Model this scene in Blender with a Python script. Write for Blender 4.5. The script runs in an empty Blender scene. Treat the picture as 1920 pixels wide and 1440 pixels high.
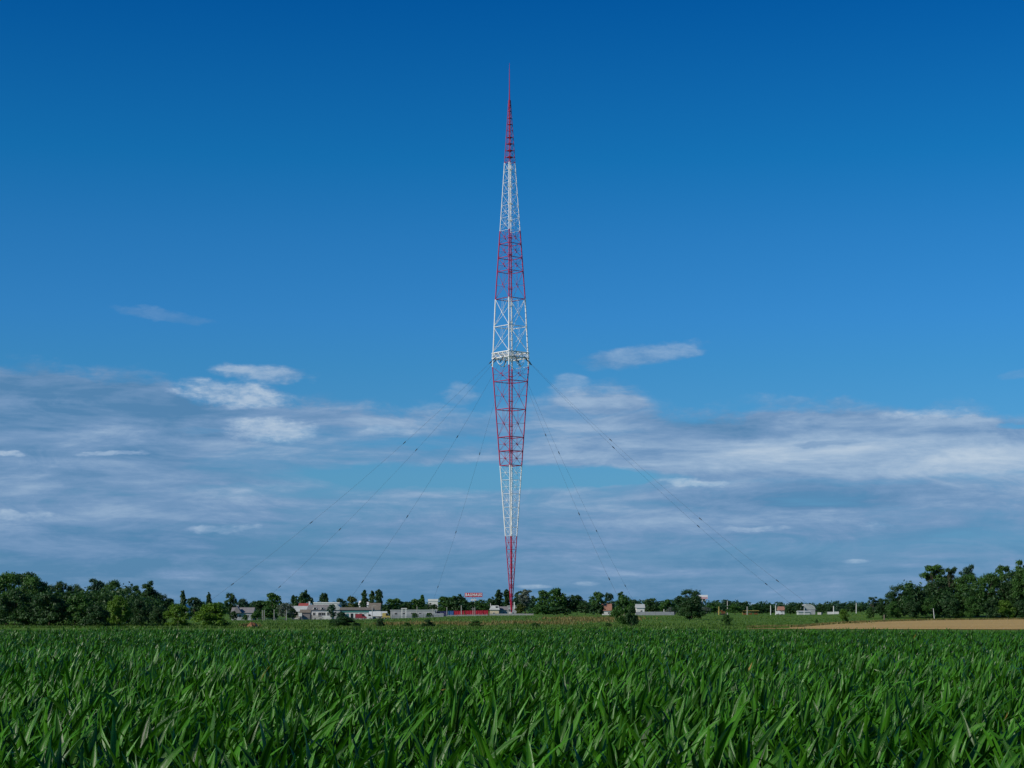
import bpy, bmesh, math, random
import numpy as np
from mathutils import Vector, Matrix
R = math.radians
rnd = random.Random(7)
rng = np.random.default_rng(11)
sc = bpy.context.scene
col = sc.collection

# ------------------------------------------------------------------ camera, light, sky, exposure
F = 3500.0            # focal length in photograph pixels (1920 wide)
HOR = 1140.0          # row of the horizon
CAMZ = 3.6
cam = bpy.data.cameras.new('camera')
cam.sensor_fit = 'HORIZONTAL'; cam.sensor_width = 36.0
cam.lens = 36.0 * F / 1920.0
cam.shift_y = (HOR - 720.0) / 1920.0
cam.clip_start = 0.5; cam.clip_end = 30000
camo = bpy.data.objects.new('camera', cam); col.objects.link(camo)
camo.location = (0, 0, CAMZ); camo.rotation_euler = (R(90), 0, 0)
sc.camera = camo

SUN_DIR = Vector((-0.88, -0.46, 0.0)).normalized()
SUN_EL = R(33)
to_sun = Vector((SUN_DIR.x * math.cos(SUN_EL), SUN_DIR.y * math.cos(SUN_EL), math.sin(SUN_EL)))
sl = bpy.data.lights.new('sun', 'SUN'); sl.energy = 4.0; sl.angle = R(0.5); sl.color = (1.0, 0.93, 0.82)
so = bpy.data.objects.new('sun', sl); col.objects.link(so)
so.rotation_euler = to_sun.to_track_quat('Z', 'Y').to_euler(); so.location = (-200, -100, 300)

sc.view_settings.view_transform = 'Standard'; sc.view_settings.look = 'None'
sc.view_settings.exposure = 0.0; sc.view_settings.gamma = 1.0
sc.view_settings.use_curve_mapping = False

SKY_STRENGTH = 0.06
HAZE_DENSITY = 0.0      # the air in the photograph is clear

class NT:
    """small helper for building node trees"""
    def __init__(s, tree): s.t = tree; s.n = tree.nodes; s.l = tree.links
    def node(s, typ, **kw):
        n = s.n.new(typ)
        for k, v in kw.items(): setattr(n, k, v)
        return n
    def put(s, sock, v):
        if isinstance(v, bpy.types.NodeSocket): s.l.new(v, sock)
        elif v is not None: sock.default_value = v
    def m(s, op, a, b=None, c=None, clamp=False):
        n = s.node('ShaderNodeMath', operation=op); n.use_clamp = clamp
        s.put(n.inputs[0], a); s.put(n.inputs[1], b); s.put(n.inputs[2], c)
        return n.outputs[0]
    def vec(s, x, y, z):
        n = s.node('ShaderNodeCombineXYZ')
        for i, v in enumerate((x, y, z)): s.put(n.inputs[i], v)
        return n.outputs[0]
    def noise(s, v, scale, detail=3.0, rough=0.5, dist=0.0, dims='3D'):
        n = s.node('ShaderNodeTexNoise', noise_dimensions=dims)
        s.put(n.inputs['Vector'], v); s.put(n.inputs['Scale'], scale); s.put(n.inputs['Detail'], detail)
        s.put(n.inputs['Roughness'], rough); s.put(n.inputs['Distortion'], dist)
        return n.outputs['Fac']
    def ramp(s, v, a, b, lo=0.0, hi=1.0, smooth=True):
        n = s.node('ShaderNodeMapRange'); n.interpolation_type = 'SMOOTHSTEP' if smooth else 'LINEAR'
        n.clamp = True if hasattr(n, 'clamp') else True
        s.put(n.inputs[0], v); s.put(n.inputs[1], a); s.put(n.inputs[2], b); s.put(n.inputs[3], lo); s.put(n.inputs[4], hi)
        return n.outputs[0]
    def mix(s, f, a, b, mode='MIX'):
        n = s.node('ShaderNodeMix', data_type='RGBA', blend_type=mode)
        s.put(n.inputs[0], f); s.put(n.inputs[6], a); s.put(n.inputs[7], b)
        return n.outputs[2]

def lin(r, g, b):
    f = lambda c: (c / 255.0 / 12.92) if c / 255.0 <= 0.04045 else ((c / 255.0 + 0.055) / 1.055) ** 2.4
    return (f(r), f(g), f(b), 1.0)

def build_world():
    w = bpy.data.worlds.new('World'); sc.world = w; w.use_nodes = True
    w.node_tree.nodes.clear()
    N = NT(w.node_tree)
    sky = N.node('ShaderNodeTexSky', sky_type='NISHITA')
    sky.sun_disc = False; sky.sun_elevation = SUN_EL
    sky.sun_rotation = math.atan2(to_sun.x, to_sun.y)
    sky.air_density = 1.0; sky.dust_density = 0.3; sky.ozone_density = 3.0; sky.altitude = 100
    tc = N.node('ShaderNodeTexCoord')
    sep = N.node('ShaderNodeSeparateXYZ'); N.put(sep.inputs[0], tc.outputs['Generated'])
    X, Y, Z = sep.outputs
    hl = N.m('SQRT', N.m('ADD', N.m('MULTIPLY', X, X), N.m('MULTIPLY', Y, Y)))
    cx = N.m('DIVIDE', X, hl); cy = N.m('DIVIDE', Y, hl)
    az = N.m('ARCTAN2', X, Y); el = N.m('DIVIDE', Z, hl)
    U = N.m('MULTIPLY', az, F); V = N.m('MULTIPLY', el, F)   # azimuth / elevation scaled, V up from the horizon
    # polarised, clear-air colour grade of the whole dome, by elevation only
    gr = N.node('ShaderNodeValToRGB'); N.put(gr.inputs[0], el)
    ge = gr.color_ramp.elements
    GR = [(0.0, .37, .80, 1.66), (0.022, .33, .77, 1.50), (0.069, .40, .94, 1.47), (0.129, .271, .952, 1.528), (0.154, .24, .95, 1.62), (0.197, .17, .92, 1.58), (0.24, .07, .87, 1.5), (0.33, .012, .64, 1.37), (0.9, .12, .62, 1.15)]
    ge[0].position = GR[0][0]; ge[0].color = tuple(c / 2 for c in GR[0][1:]) + (1,)
    ge[1].position = GR[-1][0]; ge[1].color = tuple(c / 2 for c in GR[-1][1:]) + (1,)
    for g_ in GR[1:-1]:
        x = ge.new(g_[0]); x.color = tuple(c / 2 for c in g_[1:]) + (1,)
    gr2 = N.mix(1.0, gr.outputs[0], (2, 2, 2, 1), 'MULTIPLY')
    tint = N.mix(1.0, sky.outputs[0], gr2, 'MULTIPLY')
    # cylindrical coordinates for the noises, stretched flat as layered cloud seen from below is
    def cyl(kh, kv): return N.vec(N.m('MULTIPLY', cx, kh), N.m('MULTIPLY', cy, kh), N.m('MULTIPLY', el, kv))
    n_low = N.noise(cyl(3.5, 9), 1.0, 3, 0.55)
    n_str = N.noise(cyl(9, 85), 1.0, 5, 0.6, 0.4)
    n_fin = N.noise(cyl(30, 210), 1.0, 5, 0.6, 0.3)
    n_puf = N.noise(cyl(40, 95), 1.0, 6, 0.62, 0.2)
    n_q = N.noise(cyl(130, 330), 1.0, 5, 0.65, 0.2)
    n_rag = N.m('MULTIPLY_ADD', n_q, 0.45, N.m('MULTIPLY', n_puf, 0.55))
    n_bil = N.noise(cyl(14, 60), 1.0, 7, 0.66, 0.8)
    n_w1 = N.m('SUBTRACT', N.noise(cyl(26, 80), 1.0, 4, 0.6), 0.5)
    n_w2 = N.m('SUBTRACT', N.noise(cyl(31, 77), 1.0, 4, 0.6), 0.5)
    Uw = N.m('MULTIPLY_ADD', n_w1, 120.0, U); Vw = N.m('MULTIPLY_ADD', n_w2, 40.0, V)
    def ell(px, py, rx, ry, soft=0.35, slope=0.0, warp=1.0, flat=1.0):
        # soft ellipse round photograph position px, py
        u0 = px - 960.0; v0 = HOR - py
        a = N.m('DIVIDE', N.m('SUBTRACT', Uw if warp else U, u0), rx)
        vv = N.m('SUBTRACT', Vw if warp else V, v0)
        if slope: vv = N.m('SUBTRACT', vv, N.m('MULTIPLY', N.m('SUBTRACT', U, u0), slope))
        b = N.m('DIVIDE', vv, ry)
        d = N.m('ADD', N.m('MULTIPLY', a, a), N.m('MULTIPLY', b, b))
        return N.ramp(d, 1.0, soft, 0.0, 1.0)
    def summed(lst):
        tot = None
        for (args, k) in lst:
            e = N.m('MULTIPLY', ell(*args), k)
            tot = e if tot is None else N.m('ADD', tot, e)
        return tot
    # the deck of flat cloud from the horizon to about 7 degrees
    top = N.m('MULTIPLY_ADD', N.m('SUBTRACT', n_low, 0.5), 60.0, 368.0)
    for (bx, bw, bh) in ((0, 420, 75.0), (420, 260, 22.0), (1110, 150, 48.0), (1520, 150, 14.0), (1950, 130, -18.0)):
        top = N.m('MULTIPLY_ADD', ell(bx, 700, bw, 90000, 0.0, 0, 0), bh, top)
    puff_edge = N.m('MULTIPLY_ADD', N.m('SUBTRACT', n_puf, 0.5), 90.0, top)
    deck = N.ramp(N.m('SUBTRACT', puff_edge, V), -14.0, 34.0)
    # more cloud here, less there
    add = summed([((120, 790, 420, 120, 0.1), 0.75), ((180, 950, 480, 130, 0.1), 0.35), ((1500, 790, 260, 34, 0.2), 0.4), ((1600, 960, 500, 70, 0.2), 0.25), ((1000, 1000, 500, 50, 0.2), 0.2), ((480, 770, 170, 40, 0.2), 0.5), ((1500, 850, 560, 62, 0.2), 0.8),
                  ((1750, 830, 300, 62, 0.2), 0.6), ((1130, 745, 110, 36, 0.2), 0.45), ((700, 775, 150, 26, 0.2), 0.35),
                  ((860, 745, 50, 26, 0.1), 0.3), ((1330, 790, 260, 24, 0.2), 0.3)])
    sub = summed([((860, 895, 420, 34, 0.1), 0.85), ((1120, 895, 200, 20, 0.1), 0.6), ((520, 925, 260, 18, 0.1), 0.3),
                  ((820, 830, 220, 14, 0.1), 0.35), ((1900, 807, 80, 9, 0.1), 0.9), ((700, 700, 330, 34, 0.2), 0.9),
                  ((960, 690, 100, 40, 0.2), 0.5), ((380, 808, 60, 10, 0.1), 0.5), ((1560, 700, 330, 40, 0.2), 0.9), ((1270, 740, 90, 25, 0.2), 0.5)])
    st = N.m('MULTIPLY_ADD', N.m('SUBTRACT', n_str, 0.5), 1.2, 0.66)
    st = N.m('MULTIPLY_ADD', N.m('SUBTRACT', n_fin, 0.5), 0.3, st)
    st = N.m('MULTIPLY_ADD', N.m('SUBTRACT', n_bil, 0.5), 1.3, st)
    dens = N.m('MULTIPLY', N.m('SUBTRACT', N.m('ADD', st, add), sub), deck)
    dens = N.m('MAXIMUM', N.m('MINIMUM', dens, 0.92), 0.0)
    # low veil towards the horizon
    veil = N.ramp(V, 230.0, 60.0, 0.0, 0.7)
    dens = N.m('MAXIMUM', dens, veil)
    # how bright the cloud is
    br = N.m('MULTIPLY_ADD', N.m('SUBTRACT', n_str, 0.5), 0.9, 0.34)
    br = N.m('MULTIPLY_ADD', N.m('SUBTRACT', n_fin, 0.5), 0.35, br)
    br = N.m('MULTIPLY_ADD', N.m('SUBTRACT', n_bil, 0.5), 1.0, br)
    br = N.m('MULTIPLY_ADD', N.m('SUBTRACT', n_rag, 0.5), 0.35, br)
    badd = summed([((1620, 862, 420, 50, 0.1), 0.24), ((1250, 860, 260, 40, 0.1), 0.1), ((1820, 874, 220, 36, 0.1), 0.16),
                   ((1100, 740, 80, 36, 0.1), 0.2)])
    bsub = summed([((130, 720, 260, 50, 0.1), 0.25), ((480, 775, 260, 70, 0.1), 0.2), ((1320, 775, 200, 30, 0.1), 0.12), ((100, 850, 380, 90, 0.1), 0.12), ((1500, 935, 420, 30, 0.1), 0.22), ((60, 760, 240, 30, 0.1), 0.05),
                   ((1150, 690, 140, 30, 0.2), 0.1), ((300, 1040, 420, 50, 0.1), 0.1)])
    br = N.m('SUBTRACT', N.m('ADD', br, badd), bsub, clamp=False)
    lowdim = N.ramp(V, 230.0, 60.0, 0.0, 0.2)
    br = N.m('SUBTRACT', br, lowdim)
    # separate bright puffs
    pf = [((500, 703, 90, 21, 0.25, -0.03), 0.72, 0.72), ((440, 743, 122, 28, 0.25, -0.06), 0.85, 0.92), ((505, 808, 96, 27, 0.25, 0.0), 0.85, 0.86),
          ((305, 599, 92, 13, 0.1, -0.13), 0.24, 0.36), ((1200, 668, 115, 22, 0.1, 0.12), 0.55, 0.50), ((1262, 658, 50, 16, 0.1, 0.0), 0.5, 0.62),
          ((868, 742, 40, 24, 0.1), 0.42, 0.52), ((1065, 718, 45, 22, 0.1), 0.4, 0.6), ((1740, 788, 110, 15, 0.2), 0.55, 0.72), ((1305, 907, 70, 8, 0.2), 0.6, 0.9),
          ((1420, 990, 60, 6, 0.2), 0.4, 0.6), ((1645, 990, 40, 12, 0.1), 0.3, 0.42), ((1595, 1054, 30, 5, 0.1, 0, 0), 0.35, 0.6),
          ((1000, 1100, 36, 5, 0.1, 0, 0), 0.45, 0.7), ((1100, 1094, 28, 5, 0.1, 0, 0), 0.35, 0.6), ((1580, 764, 40, 17, 0.1), 0.45, 0.42), ((1485, 757, 42, 12, 0.1), 0.35, 0.4),
          ((1890, 715, 45, 12, 0.1), 0.2, 0.45), ((420, 992, 80, 9, 0.2), 0.35, 0.6), ((220, 858, 60, 6, 0.2), 0.35, 0.65), ((730, 808, 60, 9, 0.2), 0.35, 0.6),
          ((1540, 838, 60, 6, 0.2), -0.22, 0.2), ((60, 972, 70, 9, 0.2), 0.35, 0.55), ((20, 860, 40, 7, 0.2), 0.4, 0.7), ((1400, 1136, 330, 5, 0.2, 0, 0), 0.3, 0.6)]
    for args, da, bb in pf:
        a_ = list(args) + [0.35, 0.0, 1][len(args) - 4:]
        e = ell(a_[0], a_[1], a_[2] * 1.32, a_[3] * 1.28, 0.0, a_[5], a_[6])
        e = N.m('MULTIPLY', N.ramp(N.m('ADD', N.m('MULTIPLY_ADD', n_rag, 1.5, -0.75), e), 0.2, 1.1), N.ramp(e, 0.03, 0.25))
        hgt_ = N.m('DIVIDE', N.m('SUBTRACT', V, HOR - a_[1]), a_[3])       # lit tops, greyer undersides
        bb = N.m('ADD', N.m('MULTIPLY_ADD', hgt_, 0.10, bb - 0.05), N.m('MULTIPLY_ADD', n_rag, 1.4, -0.7))
        if da > 0:
            dens = N.m('MAXIMUM', dens, N.m('MULTIPLY', e, da))
            k = N.m('MULTIPLY', e, 0.85)
            br = N.m('ADD', N.m('MULTIPLY', br, N.m('SUBTRACT', 1.0, k)), N.m('MULTIPLY', k, bb))
        else:
            br = N.m('SUBTRACT', br, N.m('MULTIPLY', e, -da))
    br = N.m('MAXIMUM', N.m('MINIMUM', br, 1.0), 0.0)
    cr = N.node('ShaderNodeValToRGB'); N.put(cr.inputs[0], br)
    e = cr.color_ramp.elements
    e[0].position = 0.0; e[0].color = lin(84, 130, 172)
    e[1].position = 1.0; e[1].color = lin(196, 210, 224)
    x = e.new(0.3); x.color = lin(118, 151, 189)
    x = e.new(0.6); x.color = lin(154, 179, 207)
    scaled = N.mix(1.0, cr.outputs[0], (1 / SKY_STRENGTH,) * 3 + (1,), 'MULTIPLY')
    # nothing but ground colour below the horizon
    c = N.mix(dens, tint, scaled)
    bg = N.node('ShaderNodeBackground'); bg.inputs[1].default_value = SKY_STRENGTH
    N.put(bg.inputs[0], c)
    out = N.node('ShaderNodeOutputWorld'); N.put(out.inputs[0], bg.outputs[0])
    w.cycles.sampling_method = 'MANUAL'; w.cycles.sample_map_resolution = 512
SKY_TINT = (1.0, 1.0, 1.0, 1)
build_world()

# ------------------------------------------------------------------ helpers
def tag(o, label=None, cat=None, group=None, kind=None):
    if label: o['label'] = label
    if cat: o['category'] = cat
    if group: o['group'] = group
    if kind: o['kind'] = kind
    return o
def empty(name, loc=(0, 0, 0), rz=0.0):
    o = bpy.data.objects.new(name, None); col.objects.link(o)
    o.location = loc; o.rotation_euler = (0, 0, rz); o.empty_display_size = 0.5
    return o
def link(name, me, parent=None, mat=None):
    if mat is not None and len(me.materials) == 0: me.materials.append(mat)
    o = bpy.data.objects.new(name, me); col.objects.link(o)
    if parent: o.parent = parent
    return o

class MB:
    """collects boxes, tubes and faces in plain lists, then links them as one mesh object"""
    def __init__(s): s.v = []; s.f = []; s.mi = []
    def add(s, vs, fs, mi=0):
        b = len(s.v); s.v += [tuple(v) for v in vs]
        for f in fs: s.f.append(tuple(i + b for i in f)); s.mi.append(mi)
        return s
    def box(s, c, size, rz=0.0, mi=0):
        x, y, z = (d / 2 for d in size); cs, sn = math.cos(rz), math.sin(rz)
        vs = []
        for dz in (-z, z):
            for dx, dy in ((-x, -y), (x, -y), (x, y), (-x, y)):
                vs.append((c[0] + dx * cs - dy * sn, c[1] + dx * sn + dy * cs, c[2] + dz))
        return s.add(vs, [(3, 2, 1, 0), (4, 5, 6, 7), (0, 1, 5, 4), (1, 2, 6, 5), (2, 3, 7, 6), (3, 0, 4, 7)], mi)
    def tube(s, a, b, r, r2=None, n=6, mi=0, cap=True):
        a = Vector(a); b = Vector(b); d = (b - a)
        if d.length < 1e-6: return s
        r2 = r if r2 is None else r2
        d.normalize(); t = Vector((0, 0, 1)) if abs(d.z) < 0.9 else Vector((1, 0, 0))
        u = d.cross(t).normalized(); w = d.cross(u)
        vs = []
        for p, rr in ((a, r), (b, r2)):
            for k in range(n):
                an = 2 * math.pi * k / n + math.pi / n
                vs.append(p + (u * math.cos(an) + w * math.sin(an)) * rr)
        fs = [(k, (k + 1) % n, n + (k + 1) % n, n + k) for k in range(n)]
        if cap: fs += [tuple(range(n))[::-1], tuple(range(n, 2 * n))]
        return s.add(vs, fs, mi)
    def path(s, pts, radii, n=6, mi=0):
        for i in range(len(pts) - 1): s.tube(pts[i], pts[i + 1], radii[i], radii[i + 1], n, mi)
        return s
    def mesh(s, name, mats=()):
        me = bpy.data.meshes.new(name); me.from_pydata(s.v, [], s.f)
        for m in mats: me.materials.append(m)
        if any(s.mi): me.polygons.foreach_set('material_index', s.mi)
        bm = bmesh.new(); bm.from_mesh(me); bmesh.ops.recalc_face_normals(bm, faces=bm.faces); bm.to_mesh(me); bm.free()
        return me
    def build(s, name, mat, parent=None):
        mats = mat if isinstance(mat, (list, tuple)) else (mat,)
        return link(name, s.mesh(name, mats), parent)

def raw_mesh(name, V, Q, mat, uv=None, smooth=False, extra=None):
    """fast mesh from numpy: V (n,3), Q (m,k)"""
    me = bpy.data.meshes.new(name)
    k = Q.shape[1]
    me.vertices.add(len(V)); me.vertices.foreach_set('co', V.astype(np.float32).ravel())
    me.loops.add(Q.size); me.loops.foreach_set('vertex_index', Q.astype(np.int32).ravel())
    me.polygons.add(len(Q)); me.polygons.foreach_set('loop_start', np.arange(0, Q.size, k, dtype=np.int32))
    me.polygons.foreach_set('loop_total', np.full(len(Q), k, dtype=np.int32))
    if smooth: me.polygons.foreach_set('use_smooth', np.ones(len(Q), dtype=bool))
    if uv is not None:
        l = me.uv_layers.new(name='UVMap'); l.data.foreach_set('uv', uv[Q.ravel()].astype(np.float32).ravel())
    me.update(calc_edges=True)
    if mat is not None: me.materials.append(mat)
    return me

def sstep(x, a, b):
    t = np.clip((x - a) / (b - a), 0, 1); return t * t * (3 - 2 * t)
def ground_z(x, y):
    x = np.asarray(x, float); y = np.asarray(y, float)
    px = 960 + F * x / np.maximum(y, 50)
    z = -1.55 * sstep(y, 430, 800) * sstep(-px, -930, -640)
    z = z + 1.75 * sstep(y, 600, 740) * sstep(px, 1500, 1720)
    z = z + 0.12 * np.sin(x * 0.021 + 1.3) * np.sin(y * 0.013) * sstep(y, 200, 320)
    return z
def gz(x, y): return float(ground_z(x, y))
def P(px, d, dz=0.0):
    x = (px - 960.0) / F * d
    return Vector((x, d, gz(x, d) + dz))
def M(npx, d): return npx * d / F
def Zat(py, d): return CAMZ + (HOR - py) / F * d

# ------------------------------------------------------------------ materials
def new_mat(name):
    m = bpy.data.materials.new(name); m.use_nodes = True
    N = NT(m.node_tree); b = m.node_tree.nodes['Principled BSDF']
    return m, N, b
def simple(name, c, rough=0.6, var=0.12, scale=3.0, metal=0.0, bump=0.0):
    m, N, b = new_mat(name)
    tc = N.node('ShaderNodeTexCoord')
    n1 = N.noise(tc.outputs['Object'], scale, 5, 0.6)
    f = N.ramp(n1, 0.3, 0.7, 1 - var, 1 + var)
    cc = N.mix(1.0, (*c, 1), N.vec(f, f, f), 'MULTIPLY')
    N.put(b.inputs['Base Color'], cc)
    b.inputs['Roughness'].default_value = rough; b.inputs['Metallic'].default_value = metal
    if bump:
        bp = N.node('ShaderNodeBump'); bp.inputs['Strength'].default_value = bump
        N.put(bp.inputs['Height'], n1); N.put(b.inputs['Normal'], bp.outputs[0])
    return m
def leafy(name, ca, cb, trans=0.25, rough=0.55, trc=None, spec=0.3):
    """leaf clumps: every separate leaf face gets its own tint"""
    m, N, b = new_mat(name)
    g = N.node('ShaderNodeNewGeometry'); oi = N.node('ShaderNodeObjectInfo')
    f = N.m('ADD', N.m('MULTIPLY', g.outputs['Random Per Island'], 0.75), N.m('MULTIPLY', oi.outputs['Random'], 0.25))
    tc = N.node('ShaderNodeTexCoord')
    big = N.noise(tc.outputs['Object'], 0.35, 2, 0.5)
    f = N.m('ADD', N.m('MULTIPLY', f, 0.6), N.m('MULTIPLY', N.ramp(big, 0.35, 0.65), 0.4))
    c = N.mix(f, (*ca, 1), (*cb, 1))
    N.put(b.inputs['Base Color'], c); b.inputs['Roughness'].default_value = rough
    b.inputs['Specular IOR Level'].default_value = spec
    t = N.node('ShaderNodeBsdfTranslucent')
    tcol = N.mix(1.0, c, (*(trc or (1.3, 1.5, 0.5)), 1), 'MULTIPLY'); N.put(t.inputs[0], tcol)
    mx = N.node('ShaderNodeMixShader'); mx.inputs[0].default_value = trans
    N.put(mx.inputs[1], b.outputs[0]); N.put(mx.inputs[2], t.outputs[0])
    out = m.node_tree.nodes['Material Output']; N.put(out.inputs['Surface'], mx.outputs[0])
    return m

MT = {
 'white_steel': simple('white painted steel', (0.82, 0.82, 0.80), 0.45, 0.06),
 'red_steel': simple('red painted steel', (0.42, 0.008, 0.05), 0.45, 0.15),
 'dark_iron': simple('dark iron', (0.03, 0.033, 0.04), 0.5),
 'wire': simple('steel rope', (0.05, 0.055, 0.06), 0.5),
 'concrete': simple('concrete', (0.38, 0.37, 0.34), 0.9, 0.2, 1.0),
 'pole_grey': simple('pale concrete pole', (0.42, 0.41, 0.38), 0.85, 0.1),
 'white_wall': simple('white render wall', (0.64, 0.64, 0.61), 0.9, 0.08, 0.6),
 'grey_wall': simple('pale grey wall', (0.36, 0.37, 0.38), 0.9, 0.12, 0.6),
 'cream_wall': simple('cream wall', (0.62, 0.53, 0.36), 0.9, 0.1, 0.6),
 'slate_roof': simple('grey slate roof', (0.2, 0.19, 0.19), 0.8, 0.2, 2.0),
 'pale_roof': simple('pale sheet roof', (0.42, 0.45, 0.43), 0.6, 0.1, 0.8),
 'white_roof': simple('white sheet roof', (0.72, 0.72, 0.7), 0.6, 0.06, 0.8),
 'brown_roof': simple('brown sheet roof', (0.16, 0.14, 0.11), 0.8, 0.15, 0.8),
 'red_roof': simple('dark red roof', (0.3, 0.06, 0.05), 0.8, 0.15, 1.5),
 'tile_roof': simple('clay tile roof', (0.3, 0.15, 0.1), 0.85, 0.25, 2.0),
 'teal': simple('teal panel', (0.05, 0.2, 0.19), 0.6, 0.1),
 'glass': simple('dark window glass', (0.02, 0.025, 0.03), 0.1, 0.1),
 'frame': simple('white window frame', (0.7, 0.7, 0.68), 0.6, 0.05),
 'red_box': simple('red container paint', (0.4, 0.012, 0.03), 0.5, 0.25, 1.0),
 'blue_box': simple('blue container paint', (0.03, 0.1, 0.3), 0.5, 0.2, 1.0),
 'teal_box': simple('teal container paint', (0.03, 0.17, 0.25), 0.5, 0.2, 1.0),
 'navy_box': simple('navy container paint', (0.03, 0.035, 0.12), 0.5, 0.2, 1.0),
 'rubber': simple('black rubber', (0.02, 0.02, 0.02), 0.8),
 'van_white': simple('white vehicle paint', (0.75, 0.76, 0.76), 0.35, 0.05),
 'van_red': simple('red vehicle paint', (0.3, 0.04, 0.05), 0.35, 0.1),
 'yellow': simple('yellow paint', (0.48, 0.36, 0.1), 0.5, 0.15),
 'orange': simple('orange paint', (0.17, 0.07, 0.02), 0.6, 0.2),
 'sign_red': simple('red sign panel', (0.5, 0.01, 0.05), 0.5, 0.05),
 'sign_white': simple('white sign lettering', (0.85, 0.85, 0.85), 0.5, 0.03),
 'bark': simple('grey brown bark', (0.11, 0.085, 0.06), 0.95, 0.3, 4.0, bump=0.5),
 'wood': simple('weathered wood post', (0.2, 0.16, 0.12), 0.95, 0.3, 4.0),
 'leaf_dark': leafy('dark green leaves', (0.016, 0.052, 0.016), (0.042, 0.105, 0.026)),
 'leaf_mid': leafy('mid green leaves', (0.026, 0.085, 0.014), (0.062, 0.15, 0.026)),
 'leaf_bright': leafy('bright green leaves', (0.06, 0.14, 0.01), (0.13, 0.24, 0.025)),
 'leaf_olive': leafy('olive green leaves', (0.05, 0.075, 0.014), (0.1, 0.13, 0.026)),
 'leaf_blue': leafy('blue green leaves', (0.02, 0.065, 0.035), (0.045, 0.11, 0.06)),
 'leaf_silver': leafy('silver grey leaves', (0.08, 0.11, 0.09), (0.17, 0.21, 0.18)),
 'dry_grass': leafy('dry reddish grass', (0.14, 0.1, 0.025), (0.2, 0.18, 0.06), 0.2),
 'weed': leafy('meadow weeds', (0.045, 0.11, 0.012), (0.085, 0.16, 0.02), 0.2),
}

def corn_material(name, ca, cb, rib=True):
    m, N, b = new_mat(name)
    g = N.node('ShaderNodeNewGeometry'); oi = N.node('ShaderNodeObjectInfo')
    uvn = N.node('ShaderNodeUVMap'); uvn.uv_map = 'UVMap'
    sp = N.node('ShaderNodeSeparateXYZ'); N.put(sp.inputs[0], uvn.outputs[0])
    u, v = sp.outputs[0], sp.outputs[1]
    f = N.m('FRACT', N.m('ADD', N.m('ADD', g.outputs['Random Per Island'], oi.outputs['Random']), 0.0))
    c = N.mix(f, (*ca, 1), (*cb, 1))
    # veins along the leaf and a pale midrib
    vein = N.m('SINE', N.m('MULTIPLY', u, 95.0))
    k = N.m('MULTIPLY_ADD', vein, 0.07, 1.0)
    c = N.mix(1.0, c, N.vec(k, k, k), 'MULTIPLY')
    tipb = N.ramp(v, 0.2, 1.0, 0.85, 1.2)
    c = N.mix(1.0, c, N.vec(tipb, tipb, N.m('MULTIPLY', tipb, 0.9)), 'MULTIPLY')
    if rib:
        du = N.m('ABSOLUTE', N.m('SUBTRACT', u, 0.5))
        rf = N.ramp(du, 0.075, 0.02, 0.0, 1.0); rf = N.m('MULTIPLY', rf, N.ramp(v, 1.0, 0.3, 0.2, 0.8))
        c = N.mix(rf, c, (0.14, 0.27, 0.05, 1))
    # a few leaves dry at the edge
    dry = N.m('GREATER_THAN', N.m('FRACT', N.m('MULTIPLY', f, 37.7)), 0.9993)
    c = N.mix(N.m('MULTIPLY', dry, N.ramp(v, 0.35, 0.8)), c, (0.3, 0.2, 0.04, 1))
    N.put(b.inputs['Base Color'], c)
    b.inputs['Roughness'].default_value = 0.33; b.inputs['Specular IOR Level'].default_value = 0.27
    bp = N.node('ShaderNodeBump'); bp.inputs['Strength'].default_value = 0.25; bp.inputs['Distance'].default_value = 0.004
    N.put(bp.inputs['Height'], vein); N.put(b.inputs['Normal'], bp.outputs[0])
    t = N.node('ShaderNodeBsdfTranslucent'); N.put(t.inputs[0], N.mix(1.0, c, (1.3, 1.6, 0.3, 1), 'MULTIPLY'))
    mx = N.node('ShaderNodeMixShader'); mx.inputs[0].default_value = 0.15
    N.put(mx.inputs[1], b.outputs[0]); N.put(mx.inputs[2], t.outputs[0])
    N.put(m.node_tree.nodes['Material Output'].inputs['Surface'], mx.outputs[0])
    return m
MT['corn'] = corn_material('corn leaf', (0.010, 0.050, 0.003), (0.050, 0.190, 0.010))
MT['corn_far'] = corn_material('corn leaf in the distance', (0.026, 0.082, 0.012), (0.055, 0.135, 0.026), rib=False)
MT['stalk'] = simple('corn stalk', (0.09, 0.16, 0.04), 0.6, 0.2, 6.0)

def ground_material():
    m, N, b = new_mat('meadow grass')
    tc = N.node('ShaderNodeTexCoord'); o = tc.outputs['Object']
    mp = N.node('ShaderNodeMapping'); N.put(mp.inputs[0], o); mp.inputs['Scale'].default_value = (0.35, 1, 1)
    a = N.noise(mp.outputs[0], 0.02, 4, 0.6); bb = N.noise(o, 0.12, 5, 0.65); d = N.noise(o, 1.3, 4, 0.7)
    c = N.mix(N.ramp(a, 0.35, 0.65), (0.05, 0.125, 0.012, 1), (0.085, 0.16, 0.02, 1))
    c = N.mix(N.ramp(bb, 0.5, 0.75, 0, 0.6), c, (0.13, 0.16, 0.03, 1))
    k = N.ramp(d, 0.25, 0.75, 0.7, 1.3)
    c = N.mix(1.0, c, N.vec(k, k, k), 'MULTIPLY')
    N.put(b.inputs['Base Color'], c); b.inputs['Roughness'].default_value = 0.95; b.inputs['Specular IOR Level'].default_value = 0.1
    bp = N.node('ShaderNodeBump'); bp.inputs['Strength'].default_value = 0.6; bp.inputs['Distance'].default_value = 0.15
    N.put(bp.inputs['Height'], d); N.put(b.inputs['Normal'], bp.outputs[0])
    return m
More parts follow.
